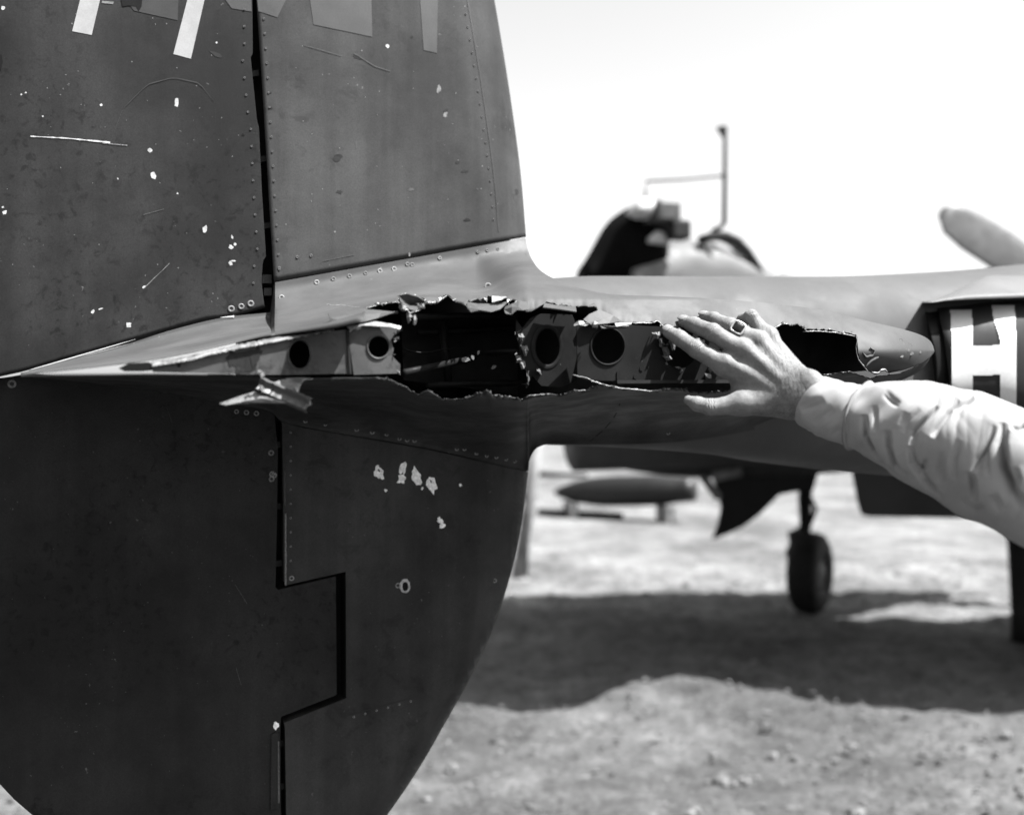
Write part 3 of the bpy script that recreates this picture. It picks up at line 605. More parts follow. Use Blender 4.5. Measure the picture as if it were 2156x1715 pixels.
for x, y in ((571, 953), (573, 998), (577, 1000), (572, 1008)): rivet(x, y, v_lrud(x, y)-.0003, LRUD, 1.1, x > 572)
for x, y, s in ((643, 886, .8), (685, 893, .7), (751, 904, .9), (784, 909, 1.), (814, 914, .8), (841, 923, .8), (857, 926, .9), (873, 927, .9), (962, 945, .8), (978, 945, .8), (1003, 954, .8), (1025, 959, .8), (1045, 962, .8), (1066, 967, .7), (1084, 971, .7)):
    rivet(x, y, v_lowskin(x, y)-.001, LSK, s, True, .25)
for x, y, s, d in ((838, 1232, 1.1, 1), (614, 1217, 1., 1), (1042, 1222, .9, 1)): rivet(x, y, lv(x, y), LFIN, s, bool(d))
for x, y, s in ((1407, 911, .9),): rivet(x, y, v_lowskin(x, min(y, ybot(x)-2))-.001, LSK, s, True)
for k, y in enumerate(np.arange(40, 570, 31.)): rivet(float(fin_l(y))+13, y, v_fin(float(fin_l(y))+13, y), FIN, .42, True)
for k, y in enumerate(np.arange(20, 620, 36.)): rivet(float(rud_r(y))-17, y, v_rud(float(rud_r(y))-17, y), RUD, .42, True)
for k, y in enumerate(np.arange(30, 480, 27.)): rivet(float(fin_le(y))-66, y, v_fin(float(fin_le(y))-66, y), FIN, .40, True)
for y in np.arange(910, 1210, 30.): rivet(612, y, lv(612, y), LFIN, .42, True)
for x in np.arange(745, 960, 24.): rivet(x, 1512-(x-731)*.272, lv(x, 1500), LFIN, .42, True)
def chip(x, y, a, b, parent, vf, rot=0., m='chip', jag=.28, n=11):
    plate('paint_chip', [blob(x, y, a, b, rot, n, jag)], 0, .0002, m, parent, vfun=lambda p, q: vf(p, q)-.00035)
vr_ = v_rud
for x, y, a, b, r in ((372, 216, 5, 9, .1), (323, 369, 5, 9, -.5), (432, 482, 5, 8, 0), (489, 499, 2, 5, -.3), (486, 520, 5, 4, .3), (495, 514, 3, 3, 0), (485, 554, 5, 4, .6), (491, 549, 6, 2, 0), (271, 684, 6, 6, 0), (10, 447, 5, 4, -.7), (6, 436, 3, 2, 0), (316, 316, 5, 5, 0), (303, 604, 4, 3, -.6), (196, 656, 3, 5, .8), (212, 650, 5, 1.5, -.3), (248, 376, 2, 2, 0), (45, 199, 2, 2, 0), (54, 195, 2, 2, 0), (213, 221, 2.5, 3, 0), (6, 17, 4, 4, 0), (306, 5, 4, 4, 0), (90, 245, 2, 2, 0), (456, 90, 2, 2, 0), (374, 407, 2, 2, 0)):
    chip(x, y, a, b, RUD, vr_, r)
for x, y, a, b, r, m in ((816, 97, 4.5, 4.5, 0, 'chip'), (924, 187, 4, 9, .1, 'ring'), (938, 240, 4, 7, .3, 'ring'), (866, 399, 6, 3, 0, 'hub'), (750, 304, 2, 10, 0, 'patch'), (862, 535, 2, 4, 0, 'ring'), (1005, 398, 2, 2, 0, 'hub'), (705, 488, 2, 2, 0, 'ring')):
    chip(x, y, a, b, FIN, v_fin, r, m)
for x, y, a, b, r in ((709, 333, 11, 8, .2), (938, 233, 5, 3, -.6), (1088, 404, 4, 7, 0), (983, 463, 9, 3, 0), (963, 342, 4, 4, 0), (979, 361, 7, 3, 0), (715, 404, 6, 4, 0), (867, 79, 3, 3, 0), (753, 121, 9, 3, .2), (571, 228, 2, 2, 0), (570, 195, 2, 2, 0)):
    chip(x, y, a, b, FIN, v_fin, r, 'rudder', .4)
chip(512, 284, 3, 3, RUD, vr_, 0, 'black'); chip(456, 115, 15, 4, RUD, vr_, .35, 'rivetd', .3)
for x, y, a, b, r in ((797, 994, 9, 17, -.3), (846, 1008, 9, 11, .1), (848, 985, 6, 13, .2), (876, 1003, 10, 18, -.35), (909, 1019, 11, 20, -.5), (927, 1096, 5, 8, -.4), (931, 1106, 6, 8, 0), (812, 1032, 3, 3, 0), (889, 1028, 2, 4, .4), (969, 1021, 3, 3, 0)):
    chip(x, y, a, b, LFIN, lv, r, 'bare', .36, 15)
for x, y in ((798, 990), (907, 1013)): chip(x, y, 1.6, 3.4, LFIN, lambda p, q: lv(p, q)-.0006, -.5, 'hub', .4)
chip(580, 1527, 6, 9, LRUD, lambda p, q: v_lrud(p, q)-.0003, .2, 'bare')
chip(573, 1003, 5, 11, LRUD, lambda p, q: v_lrud(p, q)-.0003, .1, 'hub', .4)
for x, y, a, b, r in ((768, 884, 3, 7, -.4), (778, 896, 2, 3, 0), (800, 980, 2, 4, 0)): chip(x, y, a, b, LSK, v_lowskin, r, 'hub')
plate('bullet_hole_rim', [ell(853, 1233, 11, 15, 22, .07), ell(853.5, 1234, 6.5, 10, 18, .06)], 0, .0006, 'chip', LFIN, vfun=lambda x, y: lv(x, y)-.0008)
plate('bullet_hole', [ell(853.5, 1234, 7, 10.5, 18)], 0, .0002, 'black', LFIN, vfun=lambda x, y: lv(x, y)-.0004)
rng2 = random.Random(3)
for i in range(46):                         # scattered specks of bare metal
    x, y = rng2.uniform(5, 520), rng2.uniform(10, 640)
    if y < float(rud_b_x(x))-15: chip(x, y, rng2.uniform(.7, 1.6), rng2.uniform(.7, 1.8), RUD, vr_, 0, 'ring', .3, 6)
for i in range(40):
    x, y = rng2.uniform(600, 1060), rng2.uniform(10, 500); chip(x, y, rng2.uniform(.6, 1.4), rng2.uniform(.6, 1.8), FIN, v_fin, 0, 'ring', .3, 6)
for i in range(44):
    x, y = rng2.uniform(610, 1000), rng2.uniform(960, 1640)
    if x < float(low_le(y))-30 and not (590 < x < 735 and y > 1190 and y < 1520): chip(x, y, rng2.uniform(.6, 1.3), rng2.uniform(.6, 1.6), LFIN, lv, 0, 'hub', .3, 6)
for i in range(60):
    x, y = rng2.uniform(5, 560), rng2.uniform(880, 1640); chip(x, y, rng2.uniform(.6, 1.3), rng2.uniform(.6, 1.6), LRUD, lambda p, q: v_lrud(p, q)-.0003, 0, 'hub', .3, 6)
for i in range(70):
    x, y = rng2.uniform(900, 1290), rng2.uniform(845, 950)
    if float(low_rim(x))+6 < y < ybot(x)-6: chip(x, y, rng2.uniform(.6, 1.4), rng2.uniform(.6, 1.4), LSK, v_lowskin, 0, 'hub', .3, 6)
def scratch(pts, wpx, parent, vf, m='ring'):
    pts = np.array(pts, float); n = 24; t = np.linspace(0, 1, n); d = np.linspace(0, 1, len(pts)); X, Y = np.interp(t, d, pts[:, 0]), np.interp(t, d, pts[:, 1])
    dx, dy = pts[-1]-pts[0]; L = math.hypot(dx, dy); nx_, ny_ = -dy/L, dx/L; G = [[], []]
    for i in range(n):
        k = wpx*random.uniform(.3, 1)*.5
        for s, row in ((-1, G[0]), (1, G[1])): row.append(P(X[i]+nx_*k*s, Y[i]+ny_*k*s, vf(X[i], Y[i])-.0008))
    grid('scratch', np.array(G), m, parent)
scratch([(64, 287), (140, 291), (232, 300)], 4.0, RUD, vr_, 'chip'); scratch([(215, 301), (245, 304), (268, 306)], 3, RUD, vr_, 'ring')
scratch([(303, 607), (325, 585), (343, 568), (357, 554)], 2, RUD, vr_); scratch([(302, 452), (345, 440)], 1.6, RUD, vr_, 'hub')
scratch([(680, 549), (745, 536)], 2, FIN, v_fin, 'patch'); scratch([(745, 112), (790, 140), (822, 150)], 2.6, FIN, v_fin, 'patch'); scratch([(640, 95), (720, 118)], 2, FIN, v_fin, 'patch')
scratch([(1058, 888), (1046, 945)], 2, LSK, v_lowskin, 'hub'); scratch([(495, 1230), (520, 1270)], 1.6, LRUD, lambda a, b: v_lrud(a, b)-.0003, 'hub'); scratch([(497, 1405), (508, 1442)], 1.6, LRUD, lambda a, b: v_lrud(a, b)-.0003, 'hub'); scratch([(340, 875), (352, 858), (362, 890)], 1.5, LRUD, lambda a, b: v_lrud(a, b)-.0003, 'hub')
scratch([(232, 300), (258, 230), (310, 178), (365, 163), (420, 175), (452, 215), (455, 265)], 2.2, RUD, vr_, 'patchd')
# painted strips and overpainted squares near the top
def strip(pts, m, parent, vf, name='painted_strip', label=None):
    if len(pts) == 4:
        (x0, y0), (x1, y1), (x2, y2), (x3, y3) = pts; G = []
        for a in np.linspace(0, 1, 14):
            G.append([((x0*(1-b)+x1*b)*(1-a)+(x3*(1-b)+x2*b)*a, (y0*(1-b)+y1*b)*(1-a)+(y3*(1-b)+y2*b)*a) for b in np.linspace(0, 1, 14)])
        return grid(name, np.array([[P(x, y, vf(x, y)-.0005) for x, y in row] for row in G]), m, parent, label=label)
    plate(name, [pts], 0, .0003, m, parent, vfun=lambda x, y: vf(x, y)-.0008, label=label)
strip([(170, -6), (212, -6), (193, 74), (152, 66)], 'tape', RUD, vr_, label='short white strip'); strip([(396, -6), (432, -6), (402, 124), (365, 114)], 'tape', RUD, vr_, label='long white strip')
strip([(215, 2), (240, 4), (238, 9), (214, 7)], 'ring', RUD, vr_)
strip([(262, -6), (376, -6), (374, 43), (282, 23)], 'patchd', RUD, vr_, 'overpainted_square'); strip([(470, -6), (529, -6), (530, 25), (488, 18)], 'patch', RUD, vr_, 'overpainted_square')
strip([(254, -6), (300, -6), (298, 14), (292, 24), (286, 14), (270, 12), (258, 14)], 'black', RUD, vr_, 'dark_smudge')
strip([(541, -6), (605, -6), (584, 37), (544, 24)], 'patch', FIN, v_fin, 'overpainted_square'); strip([(652, -6), (782, -6), (784, 78), (660, 52)], 'patch', FIN, v_fin, 'overpainted_square')
strip([(884, -6), (922, -6), (920, 112), (892, 106)], 'patch', FIN, v_fin, 'overpainted_square')
strip([(-6, 112), (3, 116), (6, 130), (2, 146), (-6, 150)], 'black', RUD, vr_, 'dark_smudge')

# ---- boom, radiator, letter --------------------------------------------------------
VB = V_FIN+.06
bt = pch([(1000, 700), (1080, 610), (1150, 588), (1250, 583), (1500, 584), (1700, 584), (1950, 574), (2156, 556)])
bb = pch([(1000, 880), (1080, 925), (1150, 936), (1215, 938), (1483, 955), (1594, 972), (1790, 994), (2156, 1020)])
def boom():
    st = []
    for x in np.linspace(1000, 2156, 60):
        u, _, zt = UV(P(x, float(bt(x)), VB)); zb = UV(P(x, float(bb(x)), VB))[2]; st.append((u, zt, zb, .03+.11*float(sst(1000, 1140, x))+.04*float(sst(1140, 2156, x))))
    u0, zt0, zb0, h0 = st[-1]
    for du, a, b, h in ((.6, zt0+.05, zb0-.05, .24), (1.5, 2.15, 1.3, .34), (3.0, 2.25, 1.15, .45), (4.6, 2.2, 1.2, .46), (5.4, 2.0, 1.4, .32)): st.append((u0+du, a, b, h))
    G = []
    for u, zt, zb, hw in st:
        row = []
        for t in np.linspace(0, 2*math.pi, 48, endpoint=False):
            c, s = math.cos(t), math.sin(t); e = 2/2.35
            row.append(W(u, VB-hw*math.copysign(abs(c)**e, c), (zt+zb)/2+(zt-zb)/2*math.copysign(abs(s)**e, s)))
        G.append(row)
    return grid('tail_boom', np.array(G), 'boom', PLANE, closed=True, caps=True)
BOOM = boom()
VR = V_FIN-.14                              # side of the radiator fairing
rt, rb = pch([(1955, 640), (2000, 634), (2156, 628), (2700, 600)]), pch([(1955, 870), (2000, 890), (2156, 905), (2700, 960)])
def v_rad(x, y):
    zt, zb = float(rt(x)), float(rb(x)); q = (y-(zt+zb)/2)/((zb-zt)/2); q = max(-.985, min(.985, q))
    return VR+.10*(1-math.sqrt(1-abs(q)**2.6))-.02*float(sst(1990, 2140, x))+.012*float(sst(2120, 2300, x))
def bend(y): return 24*float(sst(630, 770, y))
def rad_shell(name, x0, x1, dv, m, parent, shrink=0., n=30):
    G = []
    for x in np.linspace(x0, x1, n):
        a, b = float(rt(x))+shrink, float(rb(x))-shrink
        row = [P(x, a, V_FIN+.02)]+[P(x+bend(y), y, v_rad(x, y)+dv) for y in (a+b)/2-(b-a)/2*np.cos(np.linspace(.05, math.pi-.05, 24))]+[P(x+24, b, V_FIN+.02)]
        G.append(row)
    return grid(name, np.array(G), m, parent, closed=True, caps=True)
M['radi'] = mat('radiator_paint', .026, .6, .08, mott=.2)
RADI = rad_shell('radiator_fairing', 1974, 2600, 0, 'radi', PLANE)
rad_shell('radiator_rim', 1946, 1976, .008, 'black', RADI, 3, 8)
G = []
for x in np.linspace(1942, 2600, 30):
    y1 = float(rt(x))-2
    G.append([P(x, y1-4-54*float(sst(1942, 2090, x)), V_FIN+.05), P(x, y1-4-48*float(sst(1942, 2090, x)), V_FIN-.02), P(x, y1-3-31*float(sst(1942, 2090, x)), V_FIN-.085), P(x, y1-2-8*float(sst(1942, 2040, x)), VR+.004), P(x, y1, VR-.012), P(x, y1+1, VR+.03), P(x, y1-4, V_FIN+.03)])
grid('radiator_hood', np.array(G), 'hood', RADI, closed=True, caps=True)
def letter():
    def inside(x, y):
        k = 5*math.sin((y-640)/215*math.pi*.8)
        l = 2000+k <= x <= 2046+k*.6; rr = 2089+17*float(sst(650, 725, y)) <= x <= 2136+k; b = 2040 <= x <= 2112 and 729-(x-2040)*.04 <= y <= 790-(x-2040)*.02
        return (l and y > 651) or (rr and y > 641) or b
    xs, ys = np.arange(1994, 2146, 2.), np.arange(636, 856, 2.)
    G = np.array([[P(x, y, v_rad(x-bend(y), y)-.0015) for x in xs] for y in ys]); K = np.array([[inside(x+1, y+1) for x in xs] for y in ys])
    o = grid('painted_letter', G, 'letter', RADI, keep=K, label='block capital letter H in white on the radiator fairing')
    bm = bmesh.new(); bm.from_mesh(o.data); bmesh.ops.delete(bm, geom=[v for v in bm.verts if not v.link_faces], context='VERTS'); bm.to_mesh(o.data); bm.free()
letter()

# ---- the central pod with its open cockpit, landing gear, wing ----------------------------
VP = 7.3
pt_ = pch([(1196, 800), (1205, 640), (1226, 577), (1270, 570), (1316, 562), (1364, 540), (1400, 536), (1470, 538), (1510, 548), (1598, 572), (1750, 600), (1950, 660), (2050, 760)])
pb_ = pch([(1196, 820), (1205, 915), (1250, 962), (1300, 985), (1430, 1003), (1560, 1008), (1750, 995), (1950, 950), (2050, 800)])
def loft(name, xs, top, bot, v, hw, m, parent, e=2/2.4, n=28, label=None):
    G = []
    for x in xs:
        u, _, zt = UV(P(x, float(top(x)), v)); zb = UV(P(x, float(bot(x)), v))[2]; h = hw(x)
        row = []
        for t in np.linspace(0, 2*math.pi, n, endpoint=False):
            c, s = math.cos(t), math.sin(t); row.append(W(u, v-h*math.copysign(abs(c)**e, c), (zt+zb)/2+(zt-zb)/2*math.copysign(abs(s)**e, s)))
        G.append(row)
    return grid(name, np.array(G), m, parent, closed=True, caps=True, label=label)
POD = loft('crew_pod', np.linspace(1197, 2049, 40), pt_, pb_, VP, lambda x: .05+.45*float(sst(1197, 1400, x))*(1-.6*float(sst(1800, 2050, x))), 'pod', PLANE)
CAN = loft('rear_canopy', np.linspace(1226, 1366, 18), pch([(1226, 560), (1240, 538), (1291, 458), (1330, 434), (1366, 428)]), lin([(1226, 600), (1366, 640)]), VP, lambda x: .12+.2*float(sst(1226, 1340, x)), 'glassd', PLANE, e=.9)
loft('canopy_fairing', np.linspace(1300, 1598, 24), pch([(1300, 566), (1340, 536), (1380, 514), (1420, 506), (1470, 510), (1512, 528), (1560, 548), (1598, 574)]), lin([(1300, 650), (1598, 650)]), VP, lambda x: .34, 'far', PLANE)
loft('open_hatch', np.linspace(1330, 1374, 12), pch([(1330, 445), (1340, 425), (1352, 418), (1366, 424), (1374, 440)]), pch([(1330, 446), (1344, 460), (1358, 462), (1374, 441)]), VP-.32, lambda x: .12, 'letter', PLANE)  # white colour stands in for the bright reflection off the hatch
box('headrest_plate', Q(1400, 447, 7.75), .2, .16, .17, 'hub', PLANE, A, .03)
box('radio_box', Q(1428, 485, 7.72), .15, .14, .14, 'blackp', PLANE, A, .02)
loft('canopy_sill', np.linspace(1367, 1404, 8), pch([(1367, 500), (1385, 486), (1404, 498)]), lin([(1367, 512), (1404, 516)]), VP-.34, lambda x: .05, 'letter', PLANE)
# windscreen: arched frame and light panes
arch = [(1474, 506), (1500, 497), (1528, 496), (1550, 506), (1572, 528), (1588, 552), (1600, 578)]
for dv in (-.3, .3): tube('windscreen_frame', [P(x, y, VP+dv) for x, y in arch], .036, 'blackp', PLANE, 8)
tube('windscreen_frame', [P(1556, 512, VP-.3), P(1560, 506, VP), P(1556, 512, VP+.3)], .02, 'blackp', PLANE, 8)
tube('windscreen_frame', [P(1512, 574, VP-.31), P(1492, 530, VP-.31), P(1476, 506, VP-.3)], .018, 'hub', PLANE, 8)
wa = pch(arch)
WG = np.array([[P(x, float(wa(x)), VP+dv) for x in np.linspace(1478, 1598, 14)] for dv in np.linspace(-.29, .29, 7)])
def glass_material():
    m = bpy.data.materials.new('clear_glass'); m.use_nodes = True; b = m.node_tree.nodes['Principled BSDF']
    b.inputs['Base Color'].default_value = (.8, .8, .8, 1); b.inputs['Roughness'].default_value = .08; b.inputs['Transmission Weight'].default_value = .9; b.inputs['IOR'].default_value = 1.1
    return m
M['glass'] = glass_material()
grid('windscreen_glass', WG, 'glass', PLANE)
grid('windscreen_glass', np.array([[P(x, y, VP-.3) for x in np.linspace(1490, 1590, 10)] for y in np.linspace(0, 1, 5)]) if False else np.array([[P(x, float(wa(x))+(574-float(wa(x)))*q, VP-.3) for x in np.linspace(1492, 1592, 12)] for q in np.linspace(.05, 1, 5)]), 'glass', PLANE)
# radio mast with its small vane
mast = tube('radio_mast', [P(1500, 487, VP), P(1518, 478, VP), P(1525, 468, VP), P(1526, 370, VP), P(1527, 268, VP)], [.022, .022, .022, .020, .019], 'blackp', PLANE, 8)
plate('mast_vane', [[(1510, 268), (1521, 264), (1531, 265), (1531, 292), (1524, 288), (1517, 276)]], VP, .03, 'blackp', mast)
tube('mast_fitting', [P(1526, 362, VP), P(1526, 378, VP)], .022, 'blackp', mast, 8); tube('mast_fitting', [P(1525, 462, VP), P(1524, 474, VP)], .022, 'blackp', mast, 8)
tube('aerial_wire', [P(1526, 370, VP), P(1440, 378, VP), P(1360, 382, VP)], .011, 'blackp', mast, 6)
tube('aerial_stub', [P(1358, 430, VP), P(1360, 384, VP)], [.016, .007], 'hub', PLANE, 8)

# landing gear under the pod
NY = H*F/(1290-CY)
def wheel(name, c, R, wd, yaw, parent, label=None):
    ax = np.array((math.cos(yaw), math.sin(yaw), 0.)); fw = np.array((-math.sin(yaw), math.cos(yaw), 0.)); G = []
    prof = [(-.5, .45), (-.52, .62), (-.5, .84), (-.40, .95), (-.2, .995), (0, 1), (.2, .995), (.40, .95), (.5, .84), (.52, .62), (.5, .45), (.44, .42)]
    for a, r in prof: G.append([c+ax*a*wd+R*r*(math.cos(t)*fw+math.sin(t)*np.array((0, 0, 1.))) for t in np.linspace(0, 2*math.pi, 40, endpoint=False)])
    root = grid(name, np.array(G), 'blackp', parent, closed=True, label=label)
    G = []
    for a, r in ((-.47, .001), (-.47, .2), (-.42, .44), (.42, .44), (.36, .3), (.47, .16), (.49, .001)): G.append([c+ax*a*wd+R*r*(math.cos(t)*fw+math.sin(t)*np.array((0, 0, 1.))) for t in np.linspace(0, 2*math.pi, 32, endpoint=False)])
    grid('wheel_hub', np.array(G), 'hub', root, closed=True)
    return root
NW = Q(1706, 1206, NY); NW[2] = .335
wheel('nose_wheel', NW, .335, .23, rad(-32), PLANE)
def yb(px, py, Y): return Q(px, py, Y)
leg = tube('nose_gear_leg', [yb(1700, 1000, NY), yb(1694, 1050, NY), yb(1696, 1100, NY), yb(1690, 1140, NY)], [.06, .055, .05, .05], 'blackp', PLANE)
tube('torque_link', [yb(1700, 1040, NY-.1), yb(1718, 1070, NY-.1), yb(1702, 1110, NY-.1)], .02, 'blackp', leg, 8)
tube('axle_fork', [yb(1694, 1118, NY), yb(1668, 1128, NY), yb(1662, 1160, NY-.05), yb(1672, 1200, NY-.03)], [.05, .05, .035, .03], 'pod', leg)
GD = []
dl = [(1500, 1008), (1512, 1035), (1517, 1070), (1510, 1105), (1498, 1136), (1530, 1124), (1565, 1108), (1600, 1082), (1640, 1042), (1665, 1036), (1712, 1030), (1722, 998)]
bm = bmesh.new(); vv = [bm.verts.new(Q(x, y, 8.2+.0009*(y-1000))) for x, y in dl]; bm.faces.new(vv)
r = bmesh.ops.extrude_face_region(bm, geom=list(bm.faces)); bmesh.ops.translate(bm, vec=(0.02, .06, 0), verts=[x for x in r['geom'] if isinstance(x, bmesh.types.BMVert)]); bmesh.ops.recalc_face_normals(bm, faces=bm.faces)
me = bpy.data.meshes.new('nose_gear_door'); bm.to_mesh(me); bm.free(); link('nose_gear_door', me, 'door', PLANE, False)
tube('door_strut', [Q(1478, 1000, 8.1), Q(1500, 1030, 8.1), Q(1512, 1045, 8.15)], .035, 'post', PLANE, 8); tube('door_strut', [Q(1500, 1002, 8.1), Q(1560, 990, 8.1)], .045, 'post', PLANE, 8)
# main gear door and wheel of the near boom
bm = bmesh.new(); vv = [bm.verts.new(Q(x, y, 6.4)) for x, y in ((1790, 940), (1793, 990), (1798, 1020), (1806, 1060), (1813, 1082), (1830, 1087), (2010, 1090), (2300, 1084), (2420, 1040), (2420, 940))]; bm.faces.new(vv)
r = bmesh.ops.extrude_face_region(bm, geom=list(bm.faces)); bmesh.ops.translate(bm, vec=(.05, .10, 0), verts=[x for x in r['geom'] if isinstance(x, bmesh.types.BMVert)]); bmesh.ops.recalc_face_normals(bm, faces=bm.faces)
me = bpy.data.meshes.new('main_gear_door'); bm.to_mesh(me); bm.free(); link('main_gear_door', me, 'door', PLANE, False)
MY = H*F/(1352-CY); MW = Q(2300, 1250, MY); MW[2] = .44
wheel('main_wheel', MW, .44, .36, rad(4), PLANE)
tube('main_gear_leg', [Q(2140, 1070, MY), Q(2147, 1200, MY), Q(2150, 1290, MY), Q(2152, 1349, MY)], [.075, .075, .07, .075], 'blackp', PLANE)
tube('main_axle', [Q(2150, 1250, MY), MW], .04, 'blackp', PLANE, 8)
# wing and far boom behind (mostly hidden; outline traced back from the broad ground shadow it has to throw)
def shadow_wing():
    sh = [(880, 1266), (1100, 1268), (1399, 1268), (1660, 1262), (1740, 1296), (2000, 1300), (2200, 1284), (2900, 1284), (2900, 1510), (2156, 1500), (1900, 1484), (1678, 1450), (1440, 1424), (1340, 1436), (1240, 1478), (1150, 1492), (940, 1480)]
    Z = 1.66; k = Z/S.z; pts = []
    for x, y in sh:
        Y = H*F/(y-CY); g = np.array(((x-CX)/F*Y, Y, 0.)); pts.append(g+np.array(S[:])*k)
    bm = bmesh.new(); vv = [bm.verts.new(p) for p in pts]; f = bm.faces.new(vv)
    r = bmesh.ops.extrude_face_region(bm, geom=[f]); bmesh.ops.translate(bm, vec=(0, 0, .16), verts=[x for x in r['geom'] if isinstance(x, bmesh.types.BMVert)])
    bmesh.ops.recalc_face_normals(bm, faces=bm.faces)
    me = bpy.data.meshes.new('shadow_wing'); bm.to_mesh(me); bm.free()
    o = link('shadow_wing', me, 'boom', PLANE, False); md = o.modifiers.new('round', 'BEVEL'); md.width = .06; md.segments = 3
shadow_wing()
# propeller of the far engine
hub = Q(2290, 640, 9.0)
def blade(name, a, root, parent):
    tip = root+a; d = a/np.linalg.norm(a); n = np.array((.25, -1., .1)); n -= d*np.dot(n, d); n /= np.linalg.norm(n); s = np.cross(d, n); G = []
    L = np.linalg.norm(a)
    for t, wd, th in ((0, .07, .06), (.12, .09, .05), (.3, .16, .03), (.55, .20, .02), (.8, .19, .014), (.93, .15, .01), (1, .04, .005)):
        G.append([root+a*t+s*wd*math.cos(q)+n*th*math.sin(q) for q in np.linspace(0, 2*math.pi, 16, endpoint=False)])
    o = grid(name, np.array(G), 'prop', parent, closed=True, caps=True); return o
SP = tube('propeller_spinner', [hub+np.array((-.3, -.1, 0)), hub+np.array((.1, .03, 0)), hub+np.array((.4, .13, 0)), hub+np.array((.55, .18, 0))], [.3, .3, .2, .02], 'prop', PLANE, 20)
v1 = Q(1978, 446, 8.9)-hub
for k in range(3):
    c, s = math.cos(k*2*math.pi/3), math.sin(k*2*math.pi/3)
    blade('propeller_blade', np.array((v1[0]*c-v1[2]*s, v1[1], v1[0]*s+v1[2]*c)), hub, SP)
tube('far_nacelle', [hub+np.array((-.3, -.1, 0)), hub+np.array((-1.0, -.35, -.45)), hub+np.array((-2.0, -.65, -.95)), hub+np.array((-4.5, -1.4, -1.15))], [.31, .42, .36, .2], 'boom', PLANE, 24)

# ------------------------------------------------------------------ behind: a drop tank on a cradle, a leaning post
TY = H*F/(1085-CY)
t0, t1 = Q(1168, 1036, TY), Q(1462, 1030, TY-1.0)
TK = empty('drop_tank', ((t0[0]+t1[0])/2, TY-.5, 0), 'dark cigar-shaped drop tank lying on the pale ground beyond the tail', 'fuel tank')
n = 24; tt = np.linspace(0, 1, n)
tube('tank_shell', [t0+(t1-t0)*t for t in tt], [.235*min(1, (math.sin(min(1, t*2.2+.02)*math.pi/2))**.6)*(1-.25*float(sst(.7, 1, t))) for t in tt], 'tank', TK, 20)
for t in (.12, .8):
    c = t0+(t1-t0)*t; box('cradle_block', (c[0], c[1], .11), .12, .5, .24, 'post', TK, .2, .01)
tube('cradle_rail', [(t0[0]-.25, TY+.1, .05), ((t0[0]+t1[0])/2, TY-.5, .05)], .05, 'wood', TK, 8)
tube('tank_fin', [t0+np.array((-.28, 0, .28)), t0+np.array((.5, -.1, .27))], [.05, .03], 'wood', TK, 8)
PY = H*F/(1226-CY)
PO = empty('leaning_post', Q(1090, 1226, PY), 'pale leaning post standing beside the front edge of the lower fin', 'post')
tube('post_shaft', [Q(1137, 905, PY), Q(1117, 1040, PY), Q(1088, 1224, PY)], [.055, .055, .06], 'post', PO, 10)
tube('post_brace', [Q(1122, 940, PY+.3), Q(1108, 1060, PY+.2), Q(1104, 1222, PY+.15)], [.035, .035, .035], 'far', PO, 8)
tube('cross_tie', [Q(1096, 1042, PY-.02), Q(1126, 1046, PY+.2)], .03, 'far', PO, 8)
box('post_foot', (Q(1084, 1226, PY)[0], PY, .02), .24, .3, .05, 'post', PO, .2, .01)

# ------------------------------------------------------------------ the person: hand and forearm reaching in from the right
PERSON = empty('person', (1.02, .86, 0), 'person in a pale shirt and signet ring resting a hand on the torn edge', 'person')
def surface_nets(f, o, h):
    s = f < 0; nx, ny, nz = f.shape
    c = np.zeros((nx-1, ny-1, nz-1), np.int8)
    cs = [(i, j, k) for i in (0, 1) for j in (0, 1) for k in (0, 1)]
    for i, j, k in cs: c += s[i:nx-1+i, j:ny-1+j, k:nz-1+k]
    I = np.argwhere((c > 0) & (c < 8)); idx = -np.ones(c.shape, np.int64); idx[tuple(I.T)] = np.arange(len(I))
    acc = np.zeros((len(I), 3)); cnt = np.zeros(len(I))
    for a in cs:
        for ax in range(3):
            if a[ax]: continue
            b = list(a); b[ax] = 1; fa = f[tuple((I+np.array(a)).T)]; fb = f[tuple((I+np.array(b)).T)]
            m = (fa < 0) != (fb < 0); t = np.where(m, fa/np.where(m, fa-fb, 1), 0)
            p = np.repeat(np.array(a, float)[None], len(I), 0); p[:, ax] += t
            acc += p*m[:, None]; cnt += m
    V = o + h*(I+acc/cnt[:, None]); Fq = []
    for ax in range(3):
        d = [0, 0, 0]; d[ax] = 1; b, c2 = [(1, 2), (2, 0), (0, 1)][ax]
        sl = [slice(1, n-1) for n in f.shape]; sl[ax] = slice(0, f.shape[ax]-1); s0 = s[tuple(sl)]
        sl2 = list(sl); sl2[ax] = slice(1, f.shape[ax]); s1 = s[tuple(sl2)]
        E = np.argwhere(s0 != s1); flip = s0[tuple(E.T)]; E = E+1; E[:, ax] -= 1
        eb, ec = np.eye(3, dtype=int)[b], np.eye(3, dtype=int)[c2]
        q = np.stack([idx[tuple((E-eb-ec).T)], idx[tuple((E-ec).T)], idx[tuple(E.T)], idx[tuple((E-eb).T)]], 1)
        q[~flip] = q[~flip][:, ::-1]; Fq.append(q[(q >= 0).all(1)])
    return V, np.concatenate(Fq)
